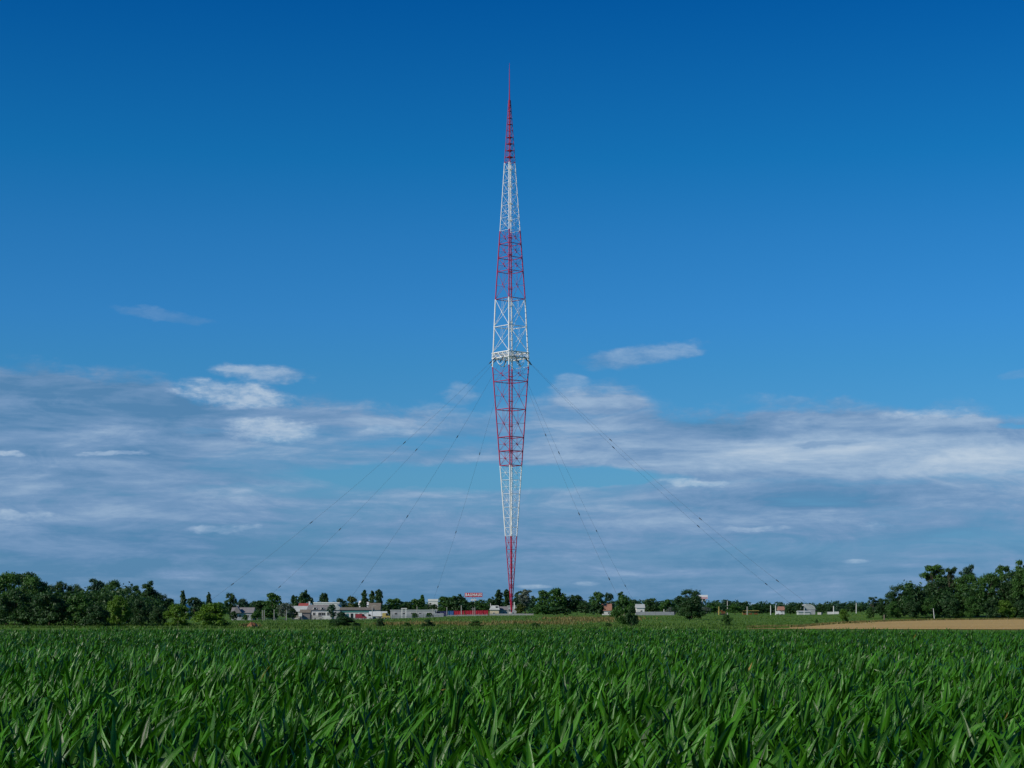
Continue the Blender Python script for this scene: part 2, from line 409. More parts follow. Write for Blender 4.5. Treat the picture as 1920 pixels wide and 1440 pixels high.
def field_material(name, ca, cb, rows=(0.3, 1.0)):
    m, N, b = new_mat(name)
    tc = N.node('ShaderNodeTexCoord'); o = tc.outputs['Object']
    mp = N.node('ShaderNodeMapping'); N.put(mp.inputs[0], o); mp.inputs['Scale'].default_value = (*rows, 1)
    a = N.noise(mp.outputs[0], 0.06, 5, 0.6); d = N.noise(o, 1.8, 4, 0.7)
    c = N.mix(N.ramp(a, 0.3, 0.7), (*ca, 1), (*cb, 1)); k = N.ramp(d, 0.25, 0.75, 0.8, 1.15)
    c = N.mix(1.0, c, N.vec(k, k, k), 'MULTIPLY')
    N.put(b.inputs['Base Color'], c); b.inputs['Roughness'].default_value = 0.95; b.inputs['Specular IOR Level'].default_value = 0.1
    bp = N.node('ShaderNodeBump'); bp.inputs['Strength'].default_value = 0.9; bp.inputs['Distance'].default_value = 0.25
    N.put(bp.inputs['Height'], d); N.put(b.inputs['Normal'], bp.outputs[0])
    return m
MT['ground'] = ground_material()
MT['stubble'] = field_material('harvested field', (0.39, 0.265, 0.095), (0.47, 0.335, 0.135))
MT['soil'] = field_material('dark soil', (0.05, 0.035, 0.022), (0.08, 0.055, 0.035))

# ------------------------------------------------------------------ ground
def grid_sheet(name, xs, ys, mat, dz=0.0):
    X, Y = np.meshgrid(xs, ys)
    Z = ground_z(X, Y) + dz
    V = np.stack([X, Y, Z], -1).reshape(-1, 3); nx = len(xs)
    i = np.arange((len(ys) - 1) * (nx - 1)); r = i // (nx - 1); c = i % (nx - 1); a = r * nx + c
    Q = np.stack([a, a + 1, a + nx + 1, a + nx], 1)
    return link(name, raw_mesh(name, V, Q, mat, smooth=True))
xs = np.concatenate([[-9000, -4000, -2000, -1200], np.arange(-800, 801, 12.5), [1200, 2000, 4000, 9000]])
ys = np.concatenate([[-4000, -1000, -300, -100], np.arange(0, 1400, 14), [1500, 1700, 2000, 3000, 5000, 9000]])
tag(grid_sheet('ground', xs, ys, MT['ground']), kind='structure')
# soil below the corn
def strip_sheet(name, lo, hi, n, mat, dz, m=24):
    """sheet between two outlines given as functions of t in 0..1"""
    V = []
    for i in range(n + 1):
        a, b = lo(i / n), hi(i / n)
        for j in range(m + 1):
            x = a[0] + (b[0] - a[0]) * j / m; y = a[1] + (b[1] - a[1]) * j / m
            V.append((x, y, gz(x, y) + dz))
    Q = [(i * (m + 1) + j, i * (m + 1) + j + 1, (i + 1) * (m + 1) + j + 1, (i + 1) * (m + 1) + j) for i in range(n) for j in range(m)]
    return link(name, raw_mesh(name, np.array(V), np.array(Q), mat, smooth=True))
CORN_H = 2.1
def corn_edge(x): return 148.0 - 0.10 * x
s_ = strip_sheet('corn_field_soil', lambda t: (-60 + 120 * t, -20), lambda t: (-60 + 120 * t, corn_edge(-60 + 120 * t) + 1.0), 30, MT['soil'], 0.03)
tag(s_, kind='structure')
# harvested field on the right
def far_edge(t):
    ks = [(1400, 328), (1500, 350), (1600, 440), (1750, 545), (1920, 600), (2300, 640), (3000, 700)]
    px = 1400 + 1600 * t
    for (a, da), (b, db) in zip(ks, ks[1:]):
        if a <= px <= b: dd = da + (db - da) * (px - a) / (b - a); break
    return ((px - 960) / F * dd, dd)
def near_edge(t):
    px = 1400 + 1600 * t; dd = 326 - 60 * t
    return ((px - 960) / F * dd, dd)
tag(strip_sheet('harvested_field', near_edge, far_edge, 60, MT['stubble'], 0.09), kind='structure')

# ------------------------------------------------------------------ the mast
TD = 1061.0
TX = (959 - 960) / F * TD
PXM = TD / F                         # metres per photograph pixel at the mast
BASEY = 1151.5
def th(py): return (BASEY - py) * PXM
def half(py):
    if py >= 668: return max(0.35, 35.3 * (1153 - py) / (1153 - 668)) * PXM
    return max(0.9, (35.3 - (668 - py) * 0.0697)) * PXM
tower = empty('lattice_mast', P(959, TD)); tower['label'] = 'very tall guyed lattice mast in red and white bands, widest at mid height'
tower['category'] = 'radio mast'
ROT = R(-5)
tower.rotation_euler = (0, R(-0.21), 0)
cdirs = [Vector((math.cos(ROT + k * math.pi / 2), math.sin(ROT + k * math.pi / 2), 0)) for k in range(4)]   # corners: right, back, left, front
def corner(k, py): v = cdirs[k % 4] * half(py); v.z = th(py); return v
def tower_part(name, mb, red): return mb.build(name, MT['red_steel'] if red else MT['white_steel'], tower)
bands = [(1150, 1005, True), (1005, 873, False), (873, 688, True), (688, 561, False), (561, 433, True), (433, 305, False), (305, 188, True)]
majors = {
 0: [1150, 1138, 1124, 1108, 1090, 1071, 1052, 1030, 1005], 1: [1005, 989, 971, 951, 926, 900, 873],
 2: [873, 846, 820, 768, 715.5, 688], 3: [672, 662, 613, 561], 4: [561, 509.5, 483.8, 457.8, 433],
 5: [433, 409, 386, 364, 343, 323, 305], 6: [305, 295, 282.6, 270, 258, 245, 233.4, 221.5, 208.5, 198, 188]}
for bi, (y0, y1, red) in enumerate(bands):
    big = 561 <= y0 <= 873
    rl = 0.34 if not bi in (0, 5, 6) else (0.26 if bi == 0 else 0.24)
    if bi == 6: rl = 0.16
    if bi == 3: rl = 0.40
    for k in range(4):
        tower_part('leg', MB().tube(corner(k, y0), corner(k, y1), rl, rl, 8), red)
    ms = majors[bi]
    if bi == 3: tower_part('ring_beam', MB().tube(corner(0, 688), corner(1, 688), 0.1), False).name
    for i, y in enumerate(ms):
        if i == len(ms) - 1 and bi not in (3, 6): continue      # upper ring belongs to the next band
        if bi == 3 and i < 2: continue                          # the girder is built below
        rb = MB(); rr = 0.2 if big else 0.095
        if bi == 6: rr = 0.13
        for k in range(4): rb.tube(corner(k, y), corner(k + 1, y), rr, rr, 6)
        if bi in (2, 3) and half(y) > 5:                        # flat cross bracing inside the big rings
            for k in range(4):
                m1 = (corner(k, y) + corner(k + 1, y)) / 2; m2 = (corner(k + 1, y) + corner(k + 2, y)) / 2
                rb.tube(m1, m2, 0.07, 0.07, 5)
        tower_part('ring_beam', rb, red)
    for a, b in zip(ms, ms[1:]):                                # a below, b above
        if bi == 3 and a > 662: continue
        thick = (0.075 if big else 0.055) if bi != 3 else 0.12
        if bi == 6: thick = 0.05
        if bi == 0: thick = 0.06
        mid = (a + b) / 2
        for k in range(4):
            c0, c1, t0, t1 = corner(k, a), corner(k + 1, a), corner(k, b), corner(k + 1, b)
            x = (corner(k, mid) + corner(k + 1, mid)) / 2
            br_ = MB().tube(c0, x, thick).tube(c1, x, thick).tube(t0, x, thick).tube(t1, x, thick)
            tower_part('cross_brace', br_, red)
            if abs(a - b) > 22:
                hg = MB(); top_ = (t0 + t1) / 2
                hg.tube(top_, x, 0.06 if big else 0.04)
                e = (c1 - c0).normalized() * (0.45 if big else 0.25)
                hg.box(x, (0.4, 0.4, 0.9) if big else (0.22, 0.22, 0.5), ROT + math.pi / 4)
                tower_part('hanger', hg, red)
        if abs(a - b) > 22 and bi not in (3,):
            mr = MB()
            for k in range(4): mr.tube(corner(k, mid), corner(k + 1, mid), 0.055, 0.055, 5)
            tower_part('thin_ring', mr, red)
# mid-height girder where the guys are fastened
gd = MB()
for k in range(4):
    for y in (672, 662): gd.tube(corner(k, y), corner(k + 1, y), 0.32)
    n = 8
    for i in range(n):
        f0, f1 = i / n, (i + 1) / n
        lo = lambda f: corner(k, 672).lerp(corner(k + 1, 672), f); hi = lambda f: corner(k, 662).lerp(corner(k + 1, 662), f)
        gd.tube(lo(f0) if i % 2 == 0 else hi(f0), hi(f1) if i % 2 == 0 else lo(f1), 0.14)
        gd.tube(lo(f1), hi(f1), 0.09)
tower_part('girder', gd, False)
pf_ = MB()
for y in (671, 663):
    for k in range(4):
        for f in (0.25, 0.5, 0.75):
            a = corner(k, y).lerp(corner(k + 1, y), f); b = corner(k + 3, y).lerp(corner(k + 2, y), f)
            pf_.tube(a, b, 0.13, 0.13, 5)
for i in range(10):                                            # bracing through the depth of the girder
    k = i % 4; f = 0.2 + 0.6 * ((i * 0.37) % 1)
    a = corner(k, 662).lerp(corner(k + 1, 662), f); b = corner(k, 672).lerp(corner(k + 2, 672), 0.4)
    pf_.tube(a, b, 0.12, 0.12, 5)
tower_part('girder_bracing', pf_, False)
sw = MB()
for k in range(4):                                             # drooping cradles hung under the girder
    a = (corner(k, 676) + corner(k + 1, 676)) / 2
    e = (corner(k + 1, 676) - corner(k, 676)).normalized()
    pts = [a + e * (i - 4) * 0.75 + Vector((0, 0, -2.1 * (1 - ((i - 4) / 4) ** 2) - 0.6)) for i in range(9)]
    sw.path(pts, [0.16] * 9, 6)
    sw.tube(pts[0], pts[0] + Vector((0, 0, 1.5)), 0.1).tube(pts[-1], pts[-1] + Vector((0, 0, 1.5)), 0.1)
tower_part('cradle', sw, False)
# lift and ladder shaft up the middle, one length per band
for (y0, y1, red) in bands[1:6] + [(305, 190, True), (1075, 1005, True)]:
    s = MB(); w = 0.62 if y0 < 1000 else 0.4
    if y0 in (305,): w = 0.3
    z0, z1 = th(y0), th(y1)
    for dx, dy in ((-1, -1), (1, -1), (1, 1), (-1, 1)): s.tube((dx * w, dy * w, z0), (dx * w, dy * w, z1), 0.15, 0.15, 5)
    z = z0 + 1.0; j = 0
    while z < z1 - 0.5:
        for a, b in (((-1, -1), (1, -1)), ((1, -1), (1, 1)), ((1, 1), (-1, 1)), ((-1, 1), (-1, -1))):
            s.tube((a[0] * w, a[1] * w, z), (b[0] * w, b[1] * w, z), 0.06, 0.06, 4)
        s.tube((-w, -w, z), (w, -w, z + 1.6), 0.05, 0.05, 4)
        z += 1.9
    tower_part('lift_shaft', s, red)
    if 400 < y0 < 1000:
        for q in range(4):                                      # landings
            zz = z0 + (z1 - z0) * (q + 0.6) / 4
            tower_part('landing', MB().box((0, 0, zz), (2.6, 2.2, 0.25)).tube((-1.3, -1.1, zz), (-1.3, -1.1, zz + 1.1), 0.05).tube((1.3, -1.1, zz), (1.3, -1.1, zz + 1.1), 0.05).tube((-1.3, -1.1, zz + 1.1), (1.3, -1.1, zz + 1.1), 0.05), red)
sp_ = MB(); sp_.path([(0, 0, th(190)), (0, 0, th(165)), (0, 0, th(140)), (0, 0, th(118))], [0.4, 0.25, 0.17, 0.08], 8)
tower_part('spire', sp_, True)
for y in (198, 208.5, 221.5, 233.4, 258, 270, 282.6, 295):
    tower_part('platform_ring', MB().tube((0, 0, th(y) - 0.2), (0, 0, th(y) + 0.2), half(y) * 0.5 + 0.35, half(y) * 0.5 + 0.35, 8), True)
bp_ = MB(); bp_.tube((0, 0, 0.0), (0, 0, 1.0), 1.6, 1.3, 10); bp_.build('footing', MT['concrete'], tower)
bp_ = MB(); bp_.tube((0, 0, 1.0), (0, 0, 2.3), 0.3, 0.6, 8); bp_.build('base_insulator', MT['dark_iron'], tower)
foot = MB()
for k in range(4): foot.tube((0, 0, 2.0), corner(k, 1146), 0.3)
foot.box((0, 0, 2.5), (1.1, 1.1, 0.6)); foot.build('foot_joint', MT['red_steel'], tower)
dl = MB().box((1.6, -0.5, th(1136)), (0.5, 0.5, 4.2)); dl.build('feeder_box', MT['white_steel'], tower)

# guys, each a thing of its own
tower_m = Matrix.Translation(tower.location) @ tower.rotation_euler.to_matrix().to_4x4()
gnames = {197.5: 'outermost guy rope left of the mast, nearer of the left pair', 152.5: 'guy rope left of the mast, just inside the outermost one',
          242.5: 'third guy rope from the left, sloping down to a front left anchor', 107.5: 'steep guy rope close to the left of the mast, running backwards',
          287.5: 'steep guy rope just right of the mast, lower of the right inner pair', 62.5: 'guy rope right of the mast running back behind the steep front one',
          332.5: 'guy rope sloping far right, lower of the outer right pair', 17.5: 'guy rope sloping far right, upper of the outer right pair'}
for adeg, lab in gnames.items():
    a = R(adeg); rel = (a - ROT) % (math.pi / 2)
    rr = half(668) * math.cos(math.pi / 4) / math.cos(math.pi / 4 - rel)
    top_ = tower_m @ Vector((math.cos(a) * rr, math.sin(a) * rr, th(669)))
    ax, ay = TX + math.cos(a) * 182, TD + math.sin(a) * 182
    anchor = Vector((ax, ay, gz(ax, ay) + 1.0))
    g = empty('guy_rope', (ax, ay, gz(ax, ay))); tag(g, lab, 'guy rope', 'ropes holding up the mast')
    off = -g.location
    def gp(t):
        p = top_.lerp(anchor, t); p.z -= 5.5 * 4 * t * (1 - t); return p + off
    pts = [gp(i / 24) for i in range(25)]
    MB().path(pts, [0.04] * 25, 5).build('cable', MT['wire'], g)
    for t in (0.002, 0.014):
        c = gp(t); e = gp(t + 0.011)
        MB().tube(c, c.lerp(e, 0.55), 0.14, 0.3, 8).tube(c.lerp(e, 0.55), e, 0.36, 0.3, 8).build('insulator', MT['dark_iron'], g)
    for t in (0.31, 0.615, 0.865):
        c = gp(t); dirn = (gp(t + 0.01) - c).normalized()
        MB().tube(c - dirn * 0.7, c + dirn * 0.5, 0.22, 0.22, 8).tube(c + dirn * 0.55, c + dirn * 1.1, 0.14, 0.26, 8).build('insulator', MT['dark_iron'], g)
    MB().box((0, 0, 0.5), (2.0, 2.0, 1.4), a).build('anchor_block', MT['concrete'], g)

# ------------------------------------------------------------------ trees
def leaf_cloud(centers, radii, n, size, seed, squash=0.8, updown=0.0, down=0.35):
    """n leaf clumps as little bent quads scattered over and through the lobes"""
    r = np.random.default_rng(seed)
    vol = radii ** 2; pi = r.choice(len(radii), n, p=vol / vol.sum())
    d = r.normal(size=(n, 3)); d /= np.linalg.norm(d, axis=1, keepdims=True)
    d[:, 2] = np.where(d[:, 2] < -down, -d[:, 2], d[:, 2])
    rad = radii[pi] * (1 - 0.7 * r.random(n) ** 1.8) * (1 + 0.2 * r.normal(size=n))
    p = centers[pi] + d * rad[:, None] * np.array([1, 1, squash])
    nrm = d + 0.75 * r.normal(size=(n, 3)); nrm[:, 2] += 0.25; nrm /= np.linalg.norm(nrm, axis=1, keepdims=True)
    t = np.cross(nrm, r.normal(size=(n, 3))); t /= np.linalg.norm(t, axis=1, keepdims=True); b = np.cross(nrm, t)
    s = size * (0.55 + 0.9 * r.random(n))[:, None]
    k = r.normal(size=(4, n, 1)) * 0.18
    v0 = p - t * s * (1 + k[0]); v1 = p - b * s * 0.55 * (1 + k[1]) + nrm * s * 0.15
    v2 = p + t * s * (1 + k[2]); v3 = p + b * s * 0.55 * (1 + k[3]) + nrm * s * 0.15
    V = np.stack([v0, v1, v2, v3], 1).reshape(-1, 3); Q = np.arange(4 * n).reshape(-1, 4)
    return V, Q

def tree_meshes(style, seed, W, H, leaf, n, mat):
    """returns crown mesh and trunk mesh for a tree W wide and H tall"""
    r = np.random.default_rng(seed); rr = random.Random(seed)
    C = []; Rr = []; tb = MB(); hw = W / 2
    limbs = []
    if style == 'round':
        z0 = H * 0.14
        for i in range(64):
            a = rr.random() * 6.283; q = rr.random() ** 0.5; zz = rr.random() ** 0.9
            prof = math.sin(math.pi * min(1, 0.16 + 0.76 * zz)) ** 0.55
            x = math.cos(a) * q * hw * prof * 0.92; y = math.sin(a) * q * hw * prof * 0.92
            rad = hw * rr.uniform(0.12, 0.32) * (0.75 + 0.25 * prof)
            C.append((x, y, z0 + (H - z0) * zz * 0.92)); Rr.append(rad)
        sq = 0.85
    elif style == 'bush':
        for i in range(48):
            a = rr.random() * 6.283; q = rr.random() ** 0.5; zz = rr.random()
            prof = (1 - zz ** 2.2) ** 0.5 if zz < 1 else 0
            C.append((math.cos(a) * q * hw * prof * 0.9, math.sin(a) * q * hw * prof * 0.9, H * (0.08 + 0.82 * zz))); Rr.append(hw * rr.uniform(0.12, 0.32))
        sq = 0.85
    elif style == 'column':
        for i in range(18):
            zz = i / 17; prof = math.sin(math.pi * (0.1 + 0.85 * zz)) ** 0.7
            C.append((rr.uniform(-.2, .2) * hw, rr.uniform(-.2, .2) * hw, H * (0.12 + 0.8 * zz))); Rr.append(hw * 0.8 * prof + 0.1 * hw)
        sq = 1.15
    elif style == 'airy':
        # acacia-like: bare forking limbs with flat separate clumps
        for i in range(30):
            a = rr.random() * 6.283; zz = rr.random() ** 0.8
            q = rr.uniform(0.1, 0.95) * (0.35 + 0.65 * math.sin(math.pi * min(1, 0.2 + 0.72 * zz)))
            c = (math.cos(a) * q * hw, math.sin(a) * q * hw, H * (0.34 + 0.58 * zz)); C.append(c); Rr.append(hw * rr.uniform(0.15, 0.3)); limbs.append(c)
        sq = 0.6
    elif style == 'tall':
        for i in range(34):
            zz = (i + rr.random()) / 34; a = rr.random() * 6.283; q = rr.random() * 0.7
            prof = 0.55 + 0.45 * math.sin(math.pi * zz)
            C.append((math.cos(a) * q * hw * prof, math.sin(a) * q * hw * prof, H * (0.2 + 0.74 * zz))); Rr.append(hw * rr.uniform(0.3, 0.46) * prof)
        sq = 0.9
    C = np.array(C); Rr = np.array(Rr)
    C[:, 2] = np.minimum(C[:, 2], H - Rr * sq * 0.9)
    V, Q = leaf_cloud(C, Rr, n, leaf, seed + 5, sq)
    V[:, 2] = np.maximum(V[:, 2], 0.05)
    crown = raw_mesh('crown', V, Q, mat)
    # tapered trunk and limbs
    lean = rr.uniform(-.04, .04) * H; r0 = max(0.09, H * 0.017) * (0.6 if style in ('bush', 'column') else 1)
    tp = [Vector((0, 0, -0.3)), Vector((lean * .3, 0, H * .25)), Vector((lean * .7, lean * .3, H * .5)), Vector((lean, lean * .5, H * .82))]
    tb.path(tp, [r0 * 1.25, r0, r0 * 0.7, r0 * 0.15], 7)
    sel = limbs if limbs else [tuple(C[i]) for i in rr.sample(range(len(C)), min(9, len(C)))]
    for c in sel:
        f = rr.uniform(0.2, 0.6); base = tp[0].lerp(tp[3], f); e = Vector(c)
        mid = base.lerp(e, 0.5) + Vector((rr.uniform(-.1, .1) * hw, rr.uniform(-.1, .1) * hw, -0.03 * H))
        tb.path([base, mid, e], [r0 * 0.45, r0 * 0.3, r0 * 0.08], 5)
        if limbs:
            for q in range(2):
                e2 = e + Vector((rr.uniform(-.25, .25) * hw, rr.uniform(-.25, .25) * hw, rr.uniform(0, .1) * H)); tb.tube(mid, e2, r0 * 0.18, r0 * 0.04, 4)
    trunk = tb.mesh('trunk', (MT['bark'],))
    return crown, trunk
_cache = {}
def tree(px, d, top, wpx, label, style='round', mat='leaf_mid', group=None, cat='tree', name=None, seed=None, lz=None):
    """tree whose top stands at photograph row `top`, wpx wide, d metres away"""
    p = P(px, d); H = Zat(top, d) - p.z; W = M(wpx, d)
    H = max(H, 1.0)
    near = d < 700
    key = (style, mat, near and 1 or 0, (seed if seed is not None else rnd.randrange(3)))
    nm = name or {'round': 'broadleaf_tree', 'bush': 'bush', 'column': 'poplar_tree', 'airy': 'acacia_tree', 'tall': 'tall_tree'}[style]
    if key not in _cache:
        base = {'round': (9, 9), 'bush': (6, 4.5), 'column': (2.4, 8), 'airy': (8, 10), 'tall': (6, 12)}[style]
        n, lf = (10000, 0.18) if near else (2800, 0.36)
        if style == 'bush': n, lf = (7500, 0.14) if near else (2000, 0.28)
        if style == 'column': n = n // 3
        if style == 'airy': n = int(n * 0.75)
        _cache[key] = (*tree_meshes(style, 100 + hash_(key), base[0], base[1], lf, n, MT[mat]), base)
    cr, tr, base = _cache[key]
    e = empty(nm, p - Vector((0, 0, 0.05)), rnd.random() * 6.28)
    tag(e, label, cat, group)
    s = (W / base[0], W / base[0], H / base[1])
    for nm2, me in (('crown', cr), ('trunk', tr)):
        o = link(nm2, me, e); o.scale = s
    return e
def hash_(k): return sum(ord(c) * (i + 3) for i, c in enumerate(str(k))) % 9973

GL = 'trees of the wood on the left'; GR = 'trees of the wood on the right'; GM = 'trees behind the buildings'
T = tree
# wood on the left
T(12, 372, 1073, 96, 'tall dark tree at the left edge of the picture', 'round', 'leaf_mid', GL)
T(48, 382, 1069, 80, 'highest tree of the left wood, ragged top', 'airy', 'leaf_dark', GL)
T(62, 366, 1080, 70, 'rounded tree with olive leaves right of the highest left tree', 'round', 'leaf_mid', GL)
T(-60, 375, 1070, 120, 'tree past the left edge of the wood', 'round', 'leaf_dark', GL)
T(92, 392, 1097, 54, 'lower dark tree in the dip of the left wood skyline', 'round', 'leaf_dark', GL)
T(118, 386, 1091, 44, 'small crowned tree between the dip and the spreading tree', 'round', 'leaf_dark', GL)
T(140, 398, 1096, 40, 'dark low tree under the spreading flat crown', 'round', 'leaf_dark', GL)
T(178, 405, 1080, 66, 'open flat topped tree standing above the left wood', 'airy', 'leaf_blue', GL, seed=1)
T(210, 383, 1089, 44, 'rounded green tree right of the open flat topped one', 'round', 'leaf_mid', GL)
T(236, 393, 1100, 44, 'dark tree behind the pale green sapling', 'round', 'leaf_dark', GL)
T(256, 380, 1096, 30, 'narrow green tree in the right part of the left wood', 'tall', 'leaf_mid', GL)
T(284, 378, 1088, 46, 'pointed tree ending the left wood on its right', 'tall', 'leaf_dark', GL)
T(302, 390, 1112, 34, 'low tree at the right foot of the pointed one', 'round', 'leaf_dark', GL)
T(28, 352, 1106, 90, 'broad dark shrub at the foot of the highest left tree', 'bush', 'leaf_dark', GL, 'shrub')  # low shrubs in dark leaves: shade at the wood's foot put into their colour
T(92, 350, 1112, 80, 'wide shrub below the dip of the left wood', 'bush', 'leaf_dark', GL, 'shrub')
T(150, 352, 1114, 70, 'dark shrub below the open flat topped tree', 'bush', 'leaf_mid', GL, 'shrub')
T(222, 345, 1118, 52, 'pale green leafy sapling in front of the left wood', 'bush', 'leaf_bright', GL, 'shrub')
T(262, 354, 1122, 46, 'shadowy shrub right of the pale green sapling', 'bush', 'leaf_dark', GL, 'shrub')
T(180, 340, 1134, 60, 'low shrub in the shade left of the pale green sapling', 'bush', 'leaf_dark', GL, 'shrub')
T(296, 352, 1136, 34, 'low dark shrub beneath the end of the left wood', 'bush', 'leaf_dark', GL, 'shrub')
T(334, 348, 1133, 62, 'bright green bush in full sun, left one of two', 'bush', 'leaf_bright', 'two bright bushes right of the left wood', 'bush')
T(396, 345, 1131, 78, 'bright green bush in full sun, larger right one of two', 'bush', 'leaf_bright', 'two bright bushes right of the left wood', 'bush')
# behind them
T(316, 800, 1122, 30, 'distant tree just left of the white roof', 'round', 'leaf_dark', GM)
T(343, 780, 1104, 12, 'slim dark cypress-like tree rising above a white roof', 'column', 'leaf_dark', GM)
T(365, 820, 1120, 34, 'distant round tree between the two slim ones', 'round', 'leaf_dark', GM)
T(392, 780, 1109, 11, 'slim leaning tree right of the first slim one', 'column', 'leaf_dark', GM)
T(412, 830, 1130, 26, 'low tree left of the round top above the grey house', 'round', 'leaf_mid', GM)
T(432, 900, 1112, 24, 'round topped tree above the grey roofed house', 'round', 'leaf_dark', GM)
T(456, 900, 1122, 24, 'blue green tree right of the round topped one', 'round', 'leaf_blue', GM)
T(478, 930, 1127, 28, 'low distant tree left of the tall garden tree', 'round', 'leaf_dark', GM)
T(490, 830, 1126, 34, 'dark garden tree behind the row of posts', 'round', 'leaf_dark', GM)
T(511, 820, 1112, 40, 'tall garden tree in front of the houses', 'round', 'leaf_mid', GM)
T(505, 800, 1140, 46, 'low green shrub behind the goal posts', 'bush', 'leaf_mid', GM)
T(536, 790, 1130, 34, 'silver leaved willow left of the mansard house', 'round', 'leaf_silver', GM)
T(548, 830, 1140, 22, 'dark shrub between the willow and the mansard house', 'bush', 'leaf_dark', GM)
T(550, 980, 1115, 16, 'narrow tree left of the big dome shaped one', 'tall', 'leaf_dark', GM)
T(568, 960, 1105, 36, 'large dome shaped tree above the red roof', 'round', 'leaf_dark', GM)
T(607, 970, 1112, 24, 'tree above the white flat roof', 'round', 'leaf_dark', GM)
T(638, 990, 1121, 26, 'low tree right of the white flat roof', 'round', 'leaf_blue', GM)
T(622, 812, 1133, 18, 'garden tree against the right end of the mansard house', 'round', 'leaf_blue', GM)
T(660, 985, 1118, 26, 'reddish dark tree left of the three tall ones', 'round', 'leaf_olive', GM)
T(683, 930, 1104, 18, 'first of three tall trees, behind the teal shed', 'tall', 'leaf_dark', GM)
T(697, 935, 1106, 16, 'middle one of three tall trees behind the teal shed', 'tall', 'leaf_dark', GM)
T(710, 930, 1104, 20, 'right one of three tall trees, densest', 'tall', 'leaf_dark', GM)
T(738, 940, 1122, 42, 'broad low green tree right of the three tall trees', 'round', 'leaf_mid', GM)
T(765, 950, 1128, 30, 'dark hedge-like tree above the long grey wall', 'round', 'leaf_dark', GM)
T(782, 960, 1123, 34, 'broad tree below the small upright one', 'round', 'leaf_mid', GM)
T(792, 990, 1114, 11, 'small upright tree sticking up alone', 'column', 'leaf_mid', GM)
T(808, 950, 1130, 30, 'low dark tree right of the upright one', 'round', 'leaf_dark', GM)
T(836, 960, 1118, 36, 'left half of the wide dark tree group near the red sign', 'round', 'leaf_mid', GM)
T(856, 955, 1113, 44, 'wide dark tree left of the red sign', 'round', 'leaf_dark', GM)
T(880, 1020, 1128, 36, 'low tree below the red sign', 'round', 'leaf_dark', GM)
T(903, 1030, 1124, 30, 'olive tree between the red sign and the mast', 'round', 'leaf_mid', GM)
T(924, 1120, 1118, 26, 'tree behind the cream house', 'round', 'leaf_dark', GM)
T(936, 1120, 1104, 20, 'tall dark tree left of the mast foot', 'tall', 'leaf_dark', GM)
T(950, 1130, 1104, 18, 'tall dark tree directly behind the mast foot', 'tall', 'leaf_dark', GM)
T(972, 1120, 1107, 22, 'blue green poplar right of the mast foot', 'tall', 'leaf_blue', GM)
T(985, 1030, 1104, 32, 'airy grey green tree right of the mast foot', 'tall', 'leaf_silver', GM)
T(977, 1010, 1132, 26, 'olive shrub beside the mast foot', 'bush', 'leaf_olive', GM)
T(999, 1040, 1116, 20, 'narrow tree right of the airy grey green one', 'tall', 'leaf_blue', GM)
T(1019, 960, 1107, 36, 'round green tree right of the mast', 'round', 'leaf_mid', GM)
T(1044, 950, 1103, 38, 'highest round green tree right of the mast', 'round', 'leaf_mid', GM)
T(1012, 930, 1134, 44, 'green shrub at the foot of the round green trees', 'bush', 'leaf_mid', GM)
T(1064, 960, 1118, 40, 'dark tree between the round green one and the orange roof', 'round', 'leaf_dark', GM)
T(1082, 955, 1116, 34, 'bluish dark tree left of the orange roof', 'round', 'leaf_dark', GM)
T(1050, 930, 1137, 50, 'dark undergrowth shrub below the highest round tree', 'bush', 'leaf_dark', GM)
T(1098, 940, 1127, 30, 'low dark tree left of the orange roof', 'round', 'leaf_dark', GM)
T(1120, 960, 1110, 34, 'green tree behind the orange roof, left side', 'round', 'leaf_mid', GM)
T(1120, 930, 1132, 30, 'shrub in front of the orange roofed house', 'bush', 'leaf_dark', GM)
T(1141, 970, 1111, 22, 'small round tree above the orange roof', 'round', 'leaf_blue', GM)
T(1164, 980, 1108, 18, 'upright tree rising behind the big near bush', 'tall', 'leaf_mid', GM)
T(1186, 975, 1124, 26, 'low tree right behind the big near bush', 'round', 'leaf_dark', GM)
T(1220, 1000, 1122, 34, 'dark tree above the long white wall', 'round', 'leaf_dark', GM)
T(1238, 1010, 1136, 24, 'low tree right of the dark one above the white wall', 'round', 'leaf_dark', GM)
T(1252, 980, 1124, 34, 'green tree left of the big round field tree', 'round', 'leaf_mid', GM)
T(1258, 950, 1139, 20, 'pale shrub beside the gate posts', 'bush', 'leaf_silver', GM)
T(1322, 980, 1138, 26, 'grey leaved shrub right of the big field tree', 'round', 'leaf_silver', GM)
T(1340, 1000, 1130, 34, 'green tree left of the yellow post', 'round', 'leaf_mid', GM)
T(1362, 1020, 1124, 28, 'bluish tree behind the tall pale post', 'round', 'leaf_blue', GM)
T(1378, 960, 1131, 34, 'bushy tree right of the tall pale post', 'round', 'leaf_mid', GM)
T(1394, 1000, 1129, 26, 'dark tree above the timber frame', 'round', 'leaf_dark', GM)
T(1418, 1010, 1133, 40, 'low dark tree right of the timber frame', 'round', 'leaf_dark', GM)
T(1440, 1040, 1134, 30, 'low tree left of the small far house', 'round', 'leaf_dark', GM)
T(1482, 1040, 1135, 26, 'dark tree right of the small far house', 'round', 'leaf_dark', GM)
T(1498, 1030, 1131, 20, 'dark tree left of the glass dome', 'round', 'leaf_dark', GM)
T(1542, 1040, 1133, 24, 'small tree right of the glass dome', 'round', 'leaf_dark', GM)
T(1556, 1030, 1131, 16, 'narrow dark tree behind the white post', 'round', 'leaf_dark', GM)
T(1578, 1050, 1131, 26, 'bluish tree in the gap left of the right wood', 'round', 'leaf_blue', GM)
T(1596, 1045, 1130, 24, 'dark tree beside the white post near the right wood', 'round', 'leaf_dark', GM)
